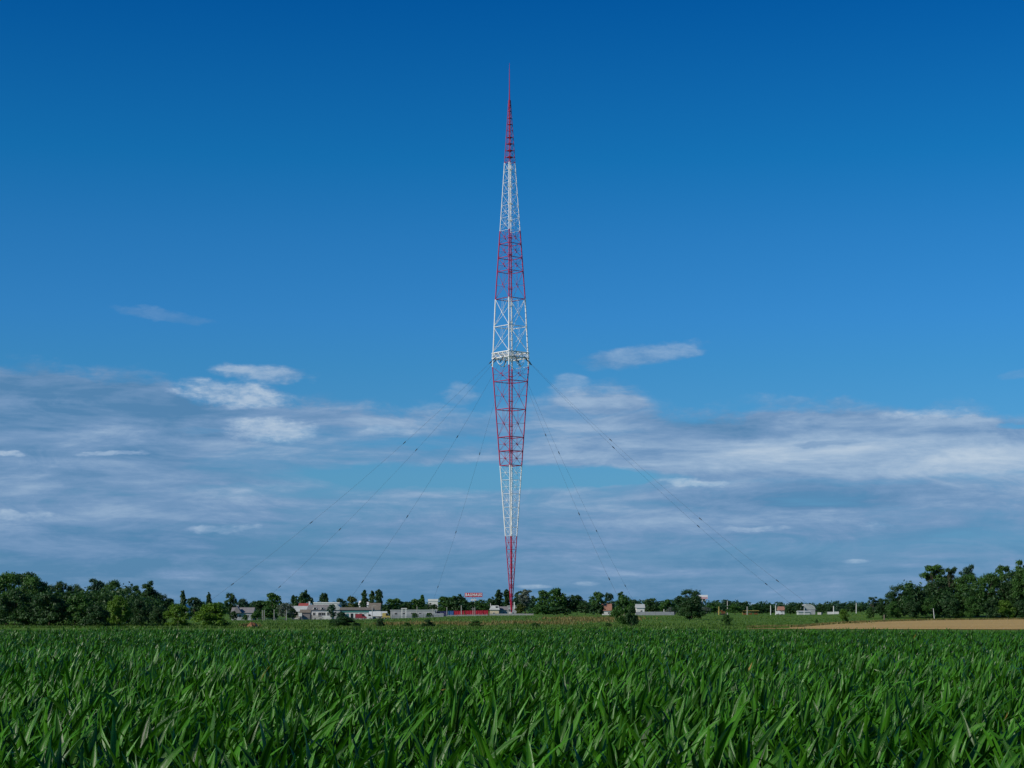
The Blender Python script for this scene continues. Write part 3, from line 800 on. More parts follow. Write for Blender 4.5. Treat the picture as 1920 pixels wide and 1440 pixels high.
T(1614, 1035, 1133, 20, 'low tree where the right wood begins', 'round', 'leaf_dark', GM)
# nearer trees and bushes in the meadow
T(1171, 372, 1118, 54, 'big dark green bush tree standing at the corn edge', 'bush', 'leaf_mid', None, 'tree', 'bush_tree', 0)
T(1184, 366, 1137, 28, 'dark bush at the right foot of the bush tree by the corn', 'bush', 'leaf_dark', None, 'bush')
T(1293, 560, 1105, 64, 'large round dark tree alone in the meadow', 'round', 'leaf_dark', None, 'tree', None, 2)
T(1297, 556, 1124, 60, 'dense lower foliage mass round the lone meadow tree', 'bush', 'leaf_dark', None, 'bush')
T(1363, 370, 1152, 26, 'small round bush near the corn right of the lone tree', 'bush', 'leaf_mid', None, 'bush')
T(1582, 440, 1142, 22, 'small yellow green bush in front of the far white posts', 'bush', 'leaf_bright', None, 'bush')
T(1531, 440, 1162, 8, 'tiny bush left of the yellow green one', 'bush', 'leaf_mid', None, 'bush')
T(648, 352, 1155, 56, 'wide low bush in front of the teal shed', 'bush', 'leaf_dark', None, 'bush')
T(624, 356, 1160, 26, 'low bush below the mansard house', 'bush', 'leaf_mid', None, 'bush')
T(713, 354, 1159, 20, 'small dark bush right of the wide low one', 'bush', 'leaf_dark', None, 'bush')
T(803, 352, 1161, 30, 'round bush in the dry grass left of the mast', 'bush', 'leaf_dark', None, 'bush')
T(763, 352, 1168, 18, 'low weed clump left of the round bush', 'bush', 'leaf_mid', None, 'bush')
T(893, 356, 1163, 30, 'loose leafy bush in front of the mast', 'bush', 'leaf_mid', None, 'bush')
T(1003, 352, 1167, 20, 'small bush just right of the mast', 'bush', 'leaf_mid', None, 'bush')
T(1140, 350, 1169, 18, 'low weeds left of the bush tree by the corn', 'bush', 'leaf_mid', None, 'bush')
T(778, 830, 1149, 16, 'green shrub against the long grey wall', 'bush', 'leaf_mid', None, 'bush')
T(806, 850, 1149, 16, 'green shrub beside the containers', 'bush', 'leaf_mid', None, 'bush')
T(438, 760, 1146, 18, 'dark shrub covering the left corner of the small pale house', 'bush', 'leaf_dark', None, 'bush')
T(459, 755, 1152, 13, 'small shrub before the small pale house', 'bush', 'leaf_mid', None, 'bush')
T(481, 765, 1146, 24, 'shrub at the right corner of the small pale house', 'bush', 'leaf_mid', None, 'bush')
T(641, 800, 1147, 22, 'green shrub between mansard house and teal shed', 'bush', 'leaf_blue', None, 'bush')
T(725, 930, 1132, 20, 'dark tree right of the brown tiled roof', 'round', 'leaf_dark', GM)
# wood on the right
T(1637, 640, 1117, 24, 'small open topped tree at the left tip of the right wood', 'airy', 'leaf_blue', GR, seed=0)
T(1632, 630, 1138, 20, 'low shrub under the left tip of the right wood', 'bush', 'leaf_mid', GR, 'shrub')
T(1655, 640, 1122, 34, 'low dark tree rising from the tip of the right wood', 'round', 'leaf_dark', GR)
T(1684, 645, 1096, 44, 'tree with a stepped edge left in the right wood', 'round', 'leaf_dark', GR)
T(1706, 650, 1092, 40, 'tree with twigs sticking up left of the spreading one', 'airy', 'leaf_mid', GR)
T(1718, 640, 1101, 50, 'dense tree under the spreading crown', 'round', 'leaf_dark', GR)
T(1756, 655, 1055, 66, 'spreading open tree, left one of the two highest', 'airy', 'leaf_mid', GR, seed=0)
T(1779, 650, 1058, 46, 'full crowned tree between the two spreading ones', 'airy', 'leaf_dark', GR, seed=2)
T(1760, 645, 1085, 60, 'dense tree below the spreading open crown', 'round', 'leaf_dark', GR)
T(1818, 660, 1053, 48, 'airy tree in the middle of the right wood top', 'airy', 'leaf_blue', GR, seed=1)
T(1812, 645, 1078, 60, 'solid green tree in the middle of the right wood', 'round', 'leaf_mid', GR)
T(1852, 640, 1076, 60, 'flat topped solid tree in the right wood', 'round', 'leaf_mid', GR)
T(1878, 655, 1056, 44, 'feathery tree near the right edge', 'airy', 'leaf_mid', GR, seed=0)
T(1897, 640, 1070, 56, 'dark solid tree near the right edge', 'round', 'leaf_dark', GR)
T(1915, 645, 1048, 50, 'highest tree at the right edge of the picture', 'airy', 'leaf_mid', GR, seed=2)
T(1925, 635, 1066, 60, 'tree cut by the right edge of the picture', 'round', 'leaf_mid', GR)
T(1985, 640, 1060, 80, 'tree past the right edge of the picture', 'round', 'leaf_dark', GR)
for px, tp, w, mt_, lb in ((1676, 1128, 34, 'leaf_mid', 'shrub at the foot of the stepped tree'), (1708, 1124, 40, 'leaf_dark', 'dark shrub left in the right wood edge'),
        (1742, 1122, 44, 'leaf_mid', 'shrub beside the white post'), (1782, 1120, 44, 'leaf_dark', 'dark shrub right of the white post'),
        (1822, 1118, 46, 'leaf_mid', 'green shrub in the middle of the right wood edge'), (1858, 1122, 40, 'leaf_dark', 'shadowy shrub left of the yellow green one'),
        (1884, 1126, 42, 'leaf_bright', 'yellow green shrub at the edge of the right wood'), (1918, 1124, 40, 'leaf_dark', 'dark shrub at the right edge of the picture'),
        (1798, 1146, 22, 'leaf_bright', 'low pale shrub in front of the right wood'), (1660, 1150, 14, 'leaf_dark', 'small dark shrub beside the stake')):
    T(px, 622, tp, w, lb, 'bush', mt_, GR, 'shrub')

# far wood along the horizon: reads as one mass
def far_wood():
    n = 900; r = np.random.default_rng(5)
    C = []; Rr = []
    for i in range(n):
        d = r.uniform(1180, 2300); px = r.uniform(-500, 2420)
        x = (px - 960) / F * d; h = r.uniform(5, 12) * (d / 1700) ** 0.8
        if 1380 < px < 1640: h *= 0.8
        for q in range(3):
            C.append((x + r.uniform(-8, 8), d + r.uniform(-6, 6), gz(x, d) + h * (0.25 + 0.25 * q))); Rr.append(r.uniform(3.2, 5.5) * (1 - 0.12 * q))
    V, Q = leaf_cloud(np.array(C), np.array(Rr), 110000, 1.0, 77, 0.7)
    o = link('far_wood', raw_mesh('far_wood', V, Q, MT['leaf_blue']))
    tag(o, 'low dark belt of far trees along the whole horizon', 'wood', kind='stuff')
far_wood()
# dark undergrowth filling the woods left and right
def thicket(name, label, spans, n, size, mat, seed):
    r = np.random.default_rng(seed); C = []; Rr = []
    for (p0, p1, d0, d1, h, k) in spans:
        for i in range(k):
            px = r.uniform(p0, p1); d = r.uniform(d0, d1); x = (px - 960) / F * d; hh = h * r.uniform(0.5, 1)
            C.append((x, d, gz(x, d) + r.uniform(0.2, 1) * hh)); Rr.append(r.uniform(0.9, 1.7) * h / 5)
    V, Q = leaf_cloud(np.array(C), np.array(Rr), n, size, seed + 1, 0.8)
    V[:, 2] = np.maximum(V[:, 2], ground_z(V[:, 0], V[:, 1]))
    tag(link(name, raw_mesh(name, V, Q, MT[mat])), label, 'undergrowth', kind='stuff')
thicket('undergrowth', 'dark undergrowth filling the wood on the left', [(-150, 296, 358, 392, 6.5, 420)], 42000, 0.28, 'leaf_dark', 31)
thicket('undergrowth', 'dark undergrowth filling the wood on the right', [(1640, 1700, 640, 660, 5.0, 40), (1690, 2080, 632, 670, 11.0, 320)], 30000, 0.42, 'leaf_dark', 41)

# tall weeds and dry grass between the corn and the buildings
def tufts(name, label, n, region, hgt, mat, seed, width=0.06):
    r = np.random.default_rng(seed)
    px, d = region(r, n); x = (px - 960) / F * d; z = ground_z(x, d)
    a = r.uniform(0, 6.283, n); w = width * r.uniform(0.6, 1.6, n) * d / 300; h = hgt * r.uniform(0.5, 1.25, n)
    lx = r.normal(size=n) * 0.25 * h; ly = r.normal(size=n) * 0.25 * h
    c, s = np.cos(a) * w, np.sin(a) * w
    V = np.stack([np.stack([x - c, d - s, z], 1), np.stack([x + c, d + s, z], 1),
                  np.stack([x + c * .7 + lx * .5, d + s * .7 + ly * .5, z + h * .6], 1), np.stack([x + lx, d + ly, z + h], 1)], 1).reshape(-1, 3)
    tag(link(name, raw_mesh(name, V, np.arange(4 * n).reshape(-1, 4), MT[mat])), label, 'grass', kind='stuff')
def reg_dry(r, n):
    cs = np.array([(745, 400, 45, 14), (835, 420, 60, 22), (890, 395, 40, 14), (975, 440, 50, 24), (1040, 420, 40, 20), (1105, 520, 70, 50), (1165, 600, 40, 60), (470, 352, 14, 6), (1080, 600, 60, 60)])
    i = r.integers(0, len(cs), n); return cs[i, 0] + r.normal(size=n) * cs[i, 2] * .55, cs[i, 1] + r.normal(size=n) * cs[i, 3] * .7
def reg_band(r, n): return r.uniform(-100, 1480, n), 330 + 90 * r.random(n) ** 1.6
def reg_mead(r, n): return r.uniform(430, 1640, n), 420 + 420 * r.random(n) ** 1.2
def reg_rim(r, n):
    t = r.random(n); px = 1400 + 700 * t
    d = np.interp(px, [1400, 1500, 1600, 1750, 1920, 2300], [334, 356, 446, 551, 606, 646]) + 10 * r.random(n)
    return px, d
tufts('dry_grass', 'patches of dry reddish grass behind the corn field', 6000, reg_dry, 0.75, 'dry_grass', 3)
tufts('meadow_weeds', 'tall green weeds along the far edge of the corn', 30000, reg_band, 0.4, 'weed', 4)
tufts('meadow_grass', 'rough grass of the wide meadow', 16000, reg_mead, 0.22, 'weed', 6)
tufts('field_margin', 'brown grass margin of the harvested field', 9000, reg_rim, 0.5, 'dry_grass', 8)

# ------------------------------------------------------------------ buildings
def gable(mb, cx, cy, z, w, dp, h, over=0.3, ridge='x', t=0.18):
    """closed gable roof prism, ridge along x or y"""
    a, b = w / 2 + over, dp / 2 + over
    if ridge == 'x': vs = [(-a, -b, 0), (a, -b, 0), (a, b, 0), (-a, b, 0), (-a, 0, h), (a, 0, h)]; fs = [(0, 1, 5, 4), (3, 4, 5, 2), (0, 4, 3), (1, 2, 5), (0, 3, 2, 1)]
    else: vs = [(-a, -b, 0), (a, -b, 0), (a, b, 0), (-a, b, 0), (0, -b, h), (0, b, h)]; fs = [(0, 4, 5, 3), (1, 2, 5, 4), (0, 1, 4), (3, 5, 2), (0, 3, 2, 1)]
    return mb.add([(x + cx, y + cy, zz + z) for x, y, zz in vs], fs)
def window(parent, x, y, z, w, h, sub=True):
    f = MB()
    f.box((x, y - 0.03, z + h / 2 + 0.05), (w + 0.2, 0.1, 0.1)).box((x, y - 0.03, z - h / 2 - 0.05), (w + 0.2, 0.1, 0.1))
    f.box((x - w / 2 - 0.05, y - 0.03, z), (0.1, 0.1, h)).box((x + w / 2 + 0.05, y - 0.03, z), (0.1, 0.1, h)).box((x, y - 0.03, z), (0.07, 0.08, h))
    o = f.build('window', MT['frame'], parent)
    MB().box((x, y - 0.01, z), (w, 0.05, h)).build('pane', MT['glass'], o)
    return o
def house(name, label, px, d, wpx, wall_h, roof_h, depth, wall, roof, ridge='x', wins=(), cat='house', base=None, flat=False):
    p = P(px, d); e = empty(name, p); tag(e, label, cat)
    w = M(wpx, d)
    MB().box((0, depth / 2, wall_h / 2 - 0.3), (w, depth, wall_h + 0.6)).build('wall', MT[wall], e)
    rb = MB()
    if flat: rb.box((0, depth / 2, wall_h + roof_h / 2), (w + 0.4, depth + 0.4, roof_h))
    else: gable(rb, 0, depth / 2, wall_h + 0.003, w, depth, roof_h, 0.35, ridge)
    ro = rb.build('roof', MT[roof], e)
    for (x, z, ww, hh) in wins: window(e, x * w, 0, z, ww, hh)
    return e, ro, w
# grey roofed house on the left
d_ = 780
e, ro, w = house('farmhouse', 'small pale house with grey roof left of the row of posts', 454, d_, 40, 3.0, 2.3, 8, 'grey_wall', 'slate_roof', 'x', [(-.32, 1.7, 1.1, 1.2), (-.1, 1.7, 1.1, 1.2), (.25, 1.7, 1.1, 1.2)])
MB().box((-2.4, 4, 5.6), (0.7, 0.7, 1.4)).build('chimney', MT['grey_wall'], ro)
gable(MB(), -2.0, 0.3, 3.0, 3.6, 3.0, 2.9, 0.1, 'y').build('gable', MT['slate_roof'], e)
pp = P(473, 342); e = empty('earth_heap', pp); tag(e, 'orange brown heap of earth beside the small pale house', 'heap')
hb = bmesh.new(); bmesh.ops.create_icosphere(hb, subdivisions=3, radius=1.0)
for v in hb.verts:
    q = 0.95 + 0.07 * math.sin(v.co.x * 7 + v.co.z * 4) + 0.05 * math.sin(v.co.y * 11); v.co = Vector((v.co.x * 0.95 * q, v.co.y * 1.3 * q, max(-0.2, v.co.z) * 1.1 * q))
hm = bpy.data.meshes.new('heap'); hb.to_mesh(hm); hb.free(); link('heap', hm, e, MT['orange'])
e, ro, w = house('white_roofed_house', 'white roofed building between the two slim trees', 343, 800, 14, 5.2, 1.6, 9, 'white_wall', 'white_roof', 'y')
# mansard house
d_ = 840
p = P(599, d_); e = empty('mansard_house', p); tag(e, 'white house with grey mansard roof and two dormers', 'house')
w = M(46, d_); wh = M(17, d_); rh = M(10.5, d_)
MB().box((0, 5, wh / 2 - .3), (w, 10, wh + .6)).build('wall', MT['white_wall'], e)
rb = MB(); a, b_ = w / 2 + .4, 5.4
vs = [(-a, -.4, wh), (a, -.4, wh), (a, 10.4, wh), (-a, 10.4, wh), (-a + .9, 0.9, wh + rh), (a - .9, 0.9, wh + rh), (a - .9, 9.1, wh + rh), (-a + .9, 9.1, wh + rh)]
rb.add(vs, [(0, 1, 5, 4), (1, 2, 6, 5), (2, 3, 7, 6), (3, 0, 4, 7), (4, 5, 6, 7), (3, 2, 1, 0)])
ro = rb.build('roof', MT['slate_roof'], e)
for dx in (-2.0, 1.4):
    dm = MB(); pts = []
    for i in range(9):
        an = math.pi * i / 8; pts.append((dx + math.cos(an) * 0.85, math.sin(an) * 0.95))
    vs = [(x, -0.5, wh + .5 + z) for x, z in pts] + [(x, 2.0, wh + .5 + z) for x, z in pts]
    dm.add(vs, [(i, i + 1, i + 10, i + 9) for i in range(8)] + [tuple(range(9)), tuple(range(17, 8, -1)), (0, 9, 17, 8)])
    dd = dm.build('dormer', MT['white_wall'], e)
    MB().box((dx, -.52, wh + .9), (0.9, 0.08, 0.75)).build('pane', MT['glass'], dd)
MB().box((-w / 2 + 0.6, 4, wh + rh + .5), (.7, .7, 2.0)).build('chimney', MT['white_wall'], ro)
for x, z, ww in ((-.38, 2.4, 1.0), (-.22, 2.4, 1.0), (.02, 2.4, 1.5), (.16, 2.4, 1.5), (.36, 2.4, 1.0)): window(e, x * w, 0, z, ww, 1.3)
MB().box((-w / 2 + 1.5, -0.05, 1.0), (1.2, .1, 2.1)).build('door', MT['brown_roof'], e)
# annex, shed, white and red roofs around it
house('annex', 'low white annex with pale roof left of the mansard house', 562, 850, 32, 3.4, 2.6, 9, 'white_wall', 'pale_roof', 'x', [(-.3, 1.8, .9, 1.0), (-.1, 1.8, .9, 1.0)], 'building')
house('red_roofed_house', 'dark red roof rising behind the low white annex', 569, 900, 18, 5.4, 2.0, 8, 'white_wall', 'red_roof', 'x', (), 'house')
house('garage', 'dark open garage with grey front before the annex', 572, 832, 18, 3.0, 1.4, 5, 'slate_roof', 'brown_roof', 'x', (), 'garage')
house('white_hall', 'long white flat roofed hall behind the mansard house', 612, 930, 48, 7.4, .6, 12, 'white_wall', 'white_roof', flat=True, cat='building')
house('grey_barn', 'grey roofed barn between the mansard house and the teal shed', 632, 870, 20, 4.2, 2.6, 8, 'grey_wall', 'pale_roof', 'y', (), 'barn')
# teal shed
d_ = 850; p = P(668, d_); e = empty('long_shed', p); tag(e, 'long low shed with brown roof and teal upper band', 'shed'); w = M(60, d_)
MB().box((0, 5, 1.4), (w, 10, 3.2)).build('wall', MT['white_wall'], e)
MB().box((0, 5, 3.6), (w + .1, 10.1, 1.2)).build('band', MT['teal'], e)
gable(MB(), 0, 5, 4.203, w, 10, 1.2, .4).build('roof', MT['brown_roof'], e)
for i in range(7):
    MB().box((-w / 2 + 1.2 + i * (w - 2.4) / 6, -.06, 1.5), (1.1, .1, 2.2)).build('door', MT['teal' if i % 2 else 'glass'], e)
house('white_gabled_house', 'white house under a gabled roof between the three tall trees', 684, 960, 22, 6.6, 2.2, 9, 'white_wall', 'white_roof', 'x', [(-.2, 4.6, 1, 1.2), (.2, 4.6, 1, 1.2)])
house('brown_gabled_house', 'house with brown tiled roof behind the teal shed', 702, 905, 20, 4.0, 3.4, 8, 'grey_wall', 'brown_roof', 'x')
# long grey walls
d_ = 880
house('grey_hall', 'long low pale grey hall left of the containers', 774, d_ + 40, 84, 3.2, .4, 12, 'grey_wall', 'pale_roof', flat=True, cat='building', wins=[(-.38, 1.7, 1.2, 1.0), (-.2, 1.7, 1.2, 1.0), (-.02, 1.7, 1.2, 1.0), (.16, 1.7, 1.2, 1.0), (.34, 1.7, 1.2, 1.0)])
house('pale_office', 'pale building behind trees left of the red sign', 812, 1100, 18, 8.2, 1.2, 9, 'white_wall', 'white_roof', flat=True, cat='building')
# wall running between the yards
def panel_wall(name, label, pxa, da, pxb, db, h, mat, step):
    a, b = P(pxa, da), P(pxb, db); L = (b - a).length; n = max(2, int(L / step)); e = empty(name, a); tag(e, label, 'wall')
    an = math.atan2(b.y - a.y, b.x - a.x)
    base = None
    for i in range(n):
        c = a.lerp(b, (i + .5) / n) - a; zg = gz(a.x + c.x, a.y + c.y) - a.z
        me_ = MB().box((c.x, c.y, zg + h / 2 - .1), (L / n - .12, .12, h + .2 + 0.04 * (i % 3)), an); me_.build('panel', MT[mat], e)
        q = a.lerp(b, i / n) - a
        MB().box((q.x, q.y, gz(a.x + q.x, a.y + q.y) - a.z + h / 2), (.2, .2, h + .3), an).build('post', MT['pole_grey'], e)
    return e
panel_wall('yard_wall', 'pale panel wall in front of the long grey hall', 735, 862, 832, 865, 1.7, 'grey_wall', 4.0)
panel_wall('yard_wall', 'long white wall right of the near bush tree', 1192, 940, 1264, 942, 1.7, 'grey_wall', 4.0)
panel_wall('yard_wall', 'low white wall left of the right wood', 1551, 1000, 1573, 1000, 1.3, 'white_wall', 3.5)
panel_wall('yard_wall', 'pale low wall in front of the red containers', 838, 915, 915, 918, 0.45, 'pole_grey', 4.5)
panel_wall('yard_wall', 'low pale wall running past the foot of the mast', 918, 935, 1000, 937, 0.8, 'pole_grey', 4.5)
# cream house
d_ = 960; p = P(927, d_); e = empty('cream_house', p); tag(e, 'cream house with grey hipped roof and white dormer left of the mast', 'house'); w = M(17, d_)
MB().box((0, 4, 1.2), (w, 8, 3.0)).build('wall', MT['cream_wall'], e)
rb = MB(); a = w / 2 + .4
rb.add([(-a, -.4, 2.703), (a, -.4, 2.703), (a, 8.4, 2.703), (-a, 8.4, 2.703), (-a + 1.2, 2.4, 4.9), (a - .6, 2.4, 4.9), (a - .6, 5.6, 4.9), (-a + 1.2, 5.6, 4.9)], [(0, 1, 5, 4), (1, 2, 6, 5), (2, 3, 7, 6), (3, 0, 4, 7), (4, 5, 6, 7), (3, 2, 1, 0)])
ro = rb.build('roof', MT['pale_roof'], e)
dm = MB().box((1.2, 1.6, 4.1), (2.0, 1.8, 1.5)).build('dormer', MT['white_wall'], e); MB().box((1.2, .68, 4.1), (1.1, .08, .8)).build('pane', MT['glass'], dm)
MB().box((-w / 2 + .3, 3, 5.2), (.35, .35, 1.6)).build('chimney', MT['white_wall'], ro)
window(e, -.3, 0, .8, .9, .9)
house('stone_annex', 'grey stone annex with dark roof right of the cream house', 943, 965, 16, 2.6, 1.8, 8, 'pole_grey', 'slate_roof', 'x', [(0.1, 1.3, .9, .9)], 'building')
house('transmitter_hut', 'pale grey hut behind the foot of the mast', 960, 1085, 17, 4.4, .5, 7, 'grey_wall', 'pale_roof', flat=True, cat='hut', wins=[(-.3, 2.2, 1, 1.2)])
# orange roof, grey house, far houses
house('orange_roofed_house', 'house with faded orange tiled roof among dark trees', 1138, 955, 17, 2.2, 3.6, 8, 'white_wall', 'tile_roof', 'x', [(.2, 1.1, .9, .9)])
house('pale_house', 'pale grey house at the left end of the long white wall', 1201, 960, 15, 3.6, 2.0, 9, 'white_wall', 'pale_roof', 'x', [(.1, 1.9, .9, 1)])
house('far_house', 'small far house with brownish roof between low trees', 1466, 1060, 10, 2.4, 2.2, 7, 'grey_wall', 'tile_roof', 'x', [(-.2, 1.8, .9, 1)])
house('far_shed', 'tiny grey green shed left of the glass dome', 1508, 1010, 22, 1.6, .6, 6, 'pale_roof', 'pale_roof', 'x', (), 'shed')
# dome shaped greenhouse
p = P(1516, 1030); e = empty('domed_building', p); tag(e, 'grey building with arched roof near the right wood', 'building')
pts = [(math.cos(math.pi * i / 10) * 3.8, math.sin(math.pi * i / 10) * 2.8) for i in range(11)]
dm = MB(); dm.add([(x, 0, 3.0 + z) for x, z in pts] + [(x, 12, 3.0 + z) for x, z in pts], [(i, i + 1, i + 12, i + 11) for i in range(10)] + [tuple(range(11)), tuple(range(21, 10, -1)), (0, 11, 21, 10)])
dm.build('roof', MT['pale_roof'], e); MB().box((0, 6, 1.35), (7.4, 11.8, 3.3)).build('wall', MT['grey_wall'], e)
for x in (-2, 0, 2): window(e, x, .1, 3.9, 1.0, 1.1)

# ------------------------------------------------------------------ containers
def container(px, d, lpx, mat, label, z=0.0):
    L = M(lpx, d); p = P(px, d, z); e = empty('shipping_container', p); tag(e, label, 'container', 'containers in the yard left of the mast')
    H = 2.5; b = MB(); n = max(8, int(L / 0.45)); vs = []
    for i in range(n + 1):
        x = -L / 2 + L * i / n; y = 0.0 if (i // 1) % 2 else 0.09
        vs += [(x, y, .12), (x, y, H - .12)]
    b.add(vs, [(2 * i, 2 * i + 2, 2 * i + 3, 2 * i + 1) for i in range(n)])
    b.box((0, 1.3, H / 2), (L - .1, 2.3, H - .3))
    b.build('wall', MT[mat], e)
    f = MB()
    for x in (-L / 2, L / 2):
        for y in (0, 2.44): f.box((x, y, H / 2), (.16, .16, H))
    for z_ in (.06, H - .06):
        for y in (0, 2.44): f.box((0, y, z_), (L - .17, .13, .12))
    f.build('frame', MT[mat], e)
    MB().box((L / 2 + .1, 1.22, H / 2), (.06, 2.2, H - .3)).build('door', MT[mat], e)
container(825, 925, 12, 'navy_box', 'navy container half hidden by shrubs, leftmost of the row')
container(834.5, 930, 8, 'navy_box', 'short dark navy container left of the teal one')
container(840, 935, 6, 'teal_box', 'small teal container between the navy and blue ones')
container(846, 925, 8, 'blue_box', 'bright blue container left of the red ones')
container(860, 935, 19, 'red_box', 'red container nearest to the blue one')
container(880, 940, 17, 'red_box', 'red container in the middle of the red row')
container(897, 945, 15, 'red_box', 'red container third in the red row')
container(910, 950, 10, 'red_box', 'short red container beside the cream house')

# ------------------------------------------------------------------ vehicles
def wheel(px_, y, z, r, parent):
    w = MB(); w.tube((px_, y - .12, z), (px_, y + .12, z), r, r, 14); o = w.build('wheel', MT['rubber'], parent)
    MB().tube((px_, y - .15, z), (px_, y - .1, z), r * .55, r * .55, 10).build('rim', MT['pole_grey'], o)
def van(px, d, mat, label, L=5.4, H=2.3, cat='van'):
    e = empty('parked_van', P(px, d)); tag(e, label, cat, 'vehicles parked before the sheds')
    prof = [(-L / 2, .4), (L / 2, .4), (L / 2, 1.1), (L / 2 - .5, 1.3), (L / 2 - 1.3, H), (-L / 2 + .1, H), (-L / 2, H - .2)]
    b = MB(); n = len(prof); b.add([(x, -.95, z) for x, z in prof] + [(x, .95, z) for x, z in prof], [tuple(range(n)), tuple(range(2 * n - 1, n - 1, -1))] + [(i, (i + 1) % n, n + (i + 1) % n, n + i) for i in range(n)])
    b.build('body', MT[mat], e)
    MB().add([(L / 2 - .62, -.98, 1.35), (L / 2 - 1.28, -.98, H - .15), (L / 2 - 2.0, -.98, H - .15), (L / 2 - 2.0, -.98, 1.35)], [(0, 1, 2, 3)]).build('side_window', MT['glass'], e)
    MB().add([(L / 2 - .47, -.8, 1.36), (L / 2 - 1.24, -.8, H - .1), (L / 2 - 1.24, .8, H - .1), (L / 2 - .47, .8, 1.36)], [(0, 1, 2, 3)]).build('windscreen', MT['glass'], e)
    for x in (-L / 2 + 1, L / 2 - 1.1):
        for y in (-.9, .9): wheel(x, y, .36, .36, e)
def trailer(px, d, L, label):
    e = empty('truck_trailer', P(px, d)); tag(e, label, 'trailer', 'vehicles parked before the sheds')
    MB().box((0, 0, 2.3), (L, 2.4, 2.2)).build('box_body', MT['van_white'], e); MB().box((0, 0, 1.05), (L - .3, 1.0, .25)).build('chassis', MT['dark_iron'], e)
    for x in (-L / 2 + 1.2, -L / 2 + 2.4, L / 2 - 1.2):
        for y in (-1.0, 1.0): wheel(x, y, .5, .5, e)
van(677, 838, 'van_red', 'dark red van parked left of the white trailers', 5.0, 2.4)
van(688, 842, 'van_white', 'white van right behind the dark red one')
trailer(704, 845, 5.6, 'white box trailer in front of the three tall trees')
trailer(716, 850, 5.0, 'second white box trailer, right of the first')
van(724.5, 842, 'yellow', 'small yellow van beside the white trailers', 3.6, 2.6)
van(596, 832, 'pole_grey', 'grey van before the mansard house', 4.6, 1.8)
van(556, 835, 'pole_grey', 'grey van parked left of the dark garage', 4.6, 1.8)
van(1463, 1000, 'van_white', 'white vehicle before the small far house', 4.2, 1.9)
# orange excavator
e = empty('excavator', P(1355, 985)); tag(e, 'orange digger beside the yellow post', 'digger')
e.scale = (.75, .75, .75); MB().box((0, 0, .5), (3.6, 2.4, .9)).build('track', MT['rubber'], e); MB().box((.5, 0, 1.7), (2.6, 2.2, 1.4)).build('body', MT['orange'], e)
MB().box((-.6, -.6, 2.6), (1.1, 1.0, 1.3)).build('cab', MT['orange'], e); MB().path([(-.8, 0, 1.8), (-2.4, 0, 3.4), (-3.6, 0, 1.6)], [.25, .22, .16], 5).build('arm', MT['orange'], e)
MB().box((-3.7, 0, 1.2), (.7, .9, .7)).build('bucket', MT['dark_iron'], e)
# timber frame
e = empty('timber_frame', P(1407, 985)); tag(e, 'yellowish open timber frame with flat top before dark trees', 'shelter')
for i in range(6): MB().box((-4.2 + i * 1.68, 0, 1.0), (.16, .16, 2.1)).build('post', MT['yellow'], e)
MB().box((0, 0, 2.2), (8.8, 2.2, .22)).build('roof', MT['yellow'], e)
for i in range(3): MB().box((-2.8 + i * 2.8, .3, .5 + .1 * i), (1.9, 1.2, .9)).build('stack', MT['orange'], e)

# ------------------------------------------------------------------ poles, fences, signs
def pole(px, d, top, label, r=.13, mat='pole_grey', kind='plain', cat='pole', name='pole'):
    p = P(px, d); H = Zat(top, d) - p.z; e = empty(name, p); tag(e, label, cat)
    MB().tube((0, 0, -.2), (0, 0, H), r * 1.3, r, 8).build('shaft', MT[mat], e)
    if kind == 'cross': MB().box((0, 0, H - .4), (1.8, .14, .14)).build('crossarm', MT[mat], e)
    if kind == 'lamp': MB().tube((0, 0, H), (1.2, 0, H + .25), .07).box((1.4, 0, H + .25), (.7, .3, .15)).build('lamp_head', MT[mat], e)
    if kind == 'cap': MB().tube((0, 0, H + .01), (0, 0, H + .2), r * 1.5, r * .6, 8).build('cap', MT[mat], e)
    return e
for px, tp, lb in ((492, 1145, 'left one of two close pale posts behind the garden tree'), (495.5, 1145, 'right one of two close pale posts behind the garden tree'),
                   (514, 1144, 'pale post between the paired posts and the willow'), (537, 1145, 'pale post in front of the silver willow')):
    pole(px, 770, tp, lb, .12, kind='cap', name='post', cat='post')
pole(698, 835, 1136, 'slim lamp pole right of the teal shed', .12, kind='lamp')
pole(782, 880, 1138, 'slim pole above the long grey hall', .13, kind='cap')
pole(811, 870, 1141, 'slim pole with crossarm left of the blue container', .12, kind='cross')
pole(838, 880, 1139, 'slim pole in front of the teal container', .12, kind='cap')
pole(865, 880, 1136, 'thicker pole in front of the red containers', .17, kind='cap')
pole(887, 890, 1140, 'pole with crossarm before the middle red container', .12, kind='cross')
pole(890.5, 890, 1141, 'pole close right of the one with crossarm', .12, kind='cap')
pole(1348, 975, 1138, 'yellow post left of the orange digger', .2, 'yellow', 'cap')
pole(1364, 975, 1127, 'tall pale post right of the orange digger', .2, kind='cap')
pole(1401, 975, 1138, 'pale post at the left end of the timber frame', .2, kind='cap')
pole(1445, 985, 1136, 'white post left of the small far house', .18, 'white_wall', 'cap')
pole(1454.5, 985, 1136, 'white post nearest to the small far house', .2, 'white_wall', 'cap')
pole(1508, 985, 1140, 'short white post before the arched roof', .16, 'white_wall', 'cap')
pole(1563, 985, 1137, 'white post above the low white wall', .22, 'white_wall', 'cap')
pole(1605.5, 985, 1131, 'taller white post left of the right wood', .18, 'white_wall', 'cap')
pole(1752, 616, 1142, 'leaning white stake at the edge of the right wood', .1, 'white_wall', 'cap', 'stake', 'stake').rotation_euler = (0, R(-6), 0)
pole(1658, 500, 1154, 'short wooden stake in the meadow left of the right wood', .14, 'wood', 'cap', 'stake', 'stake')
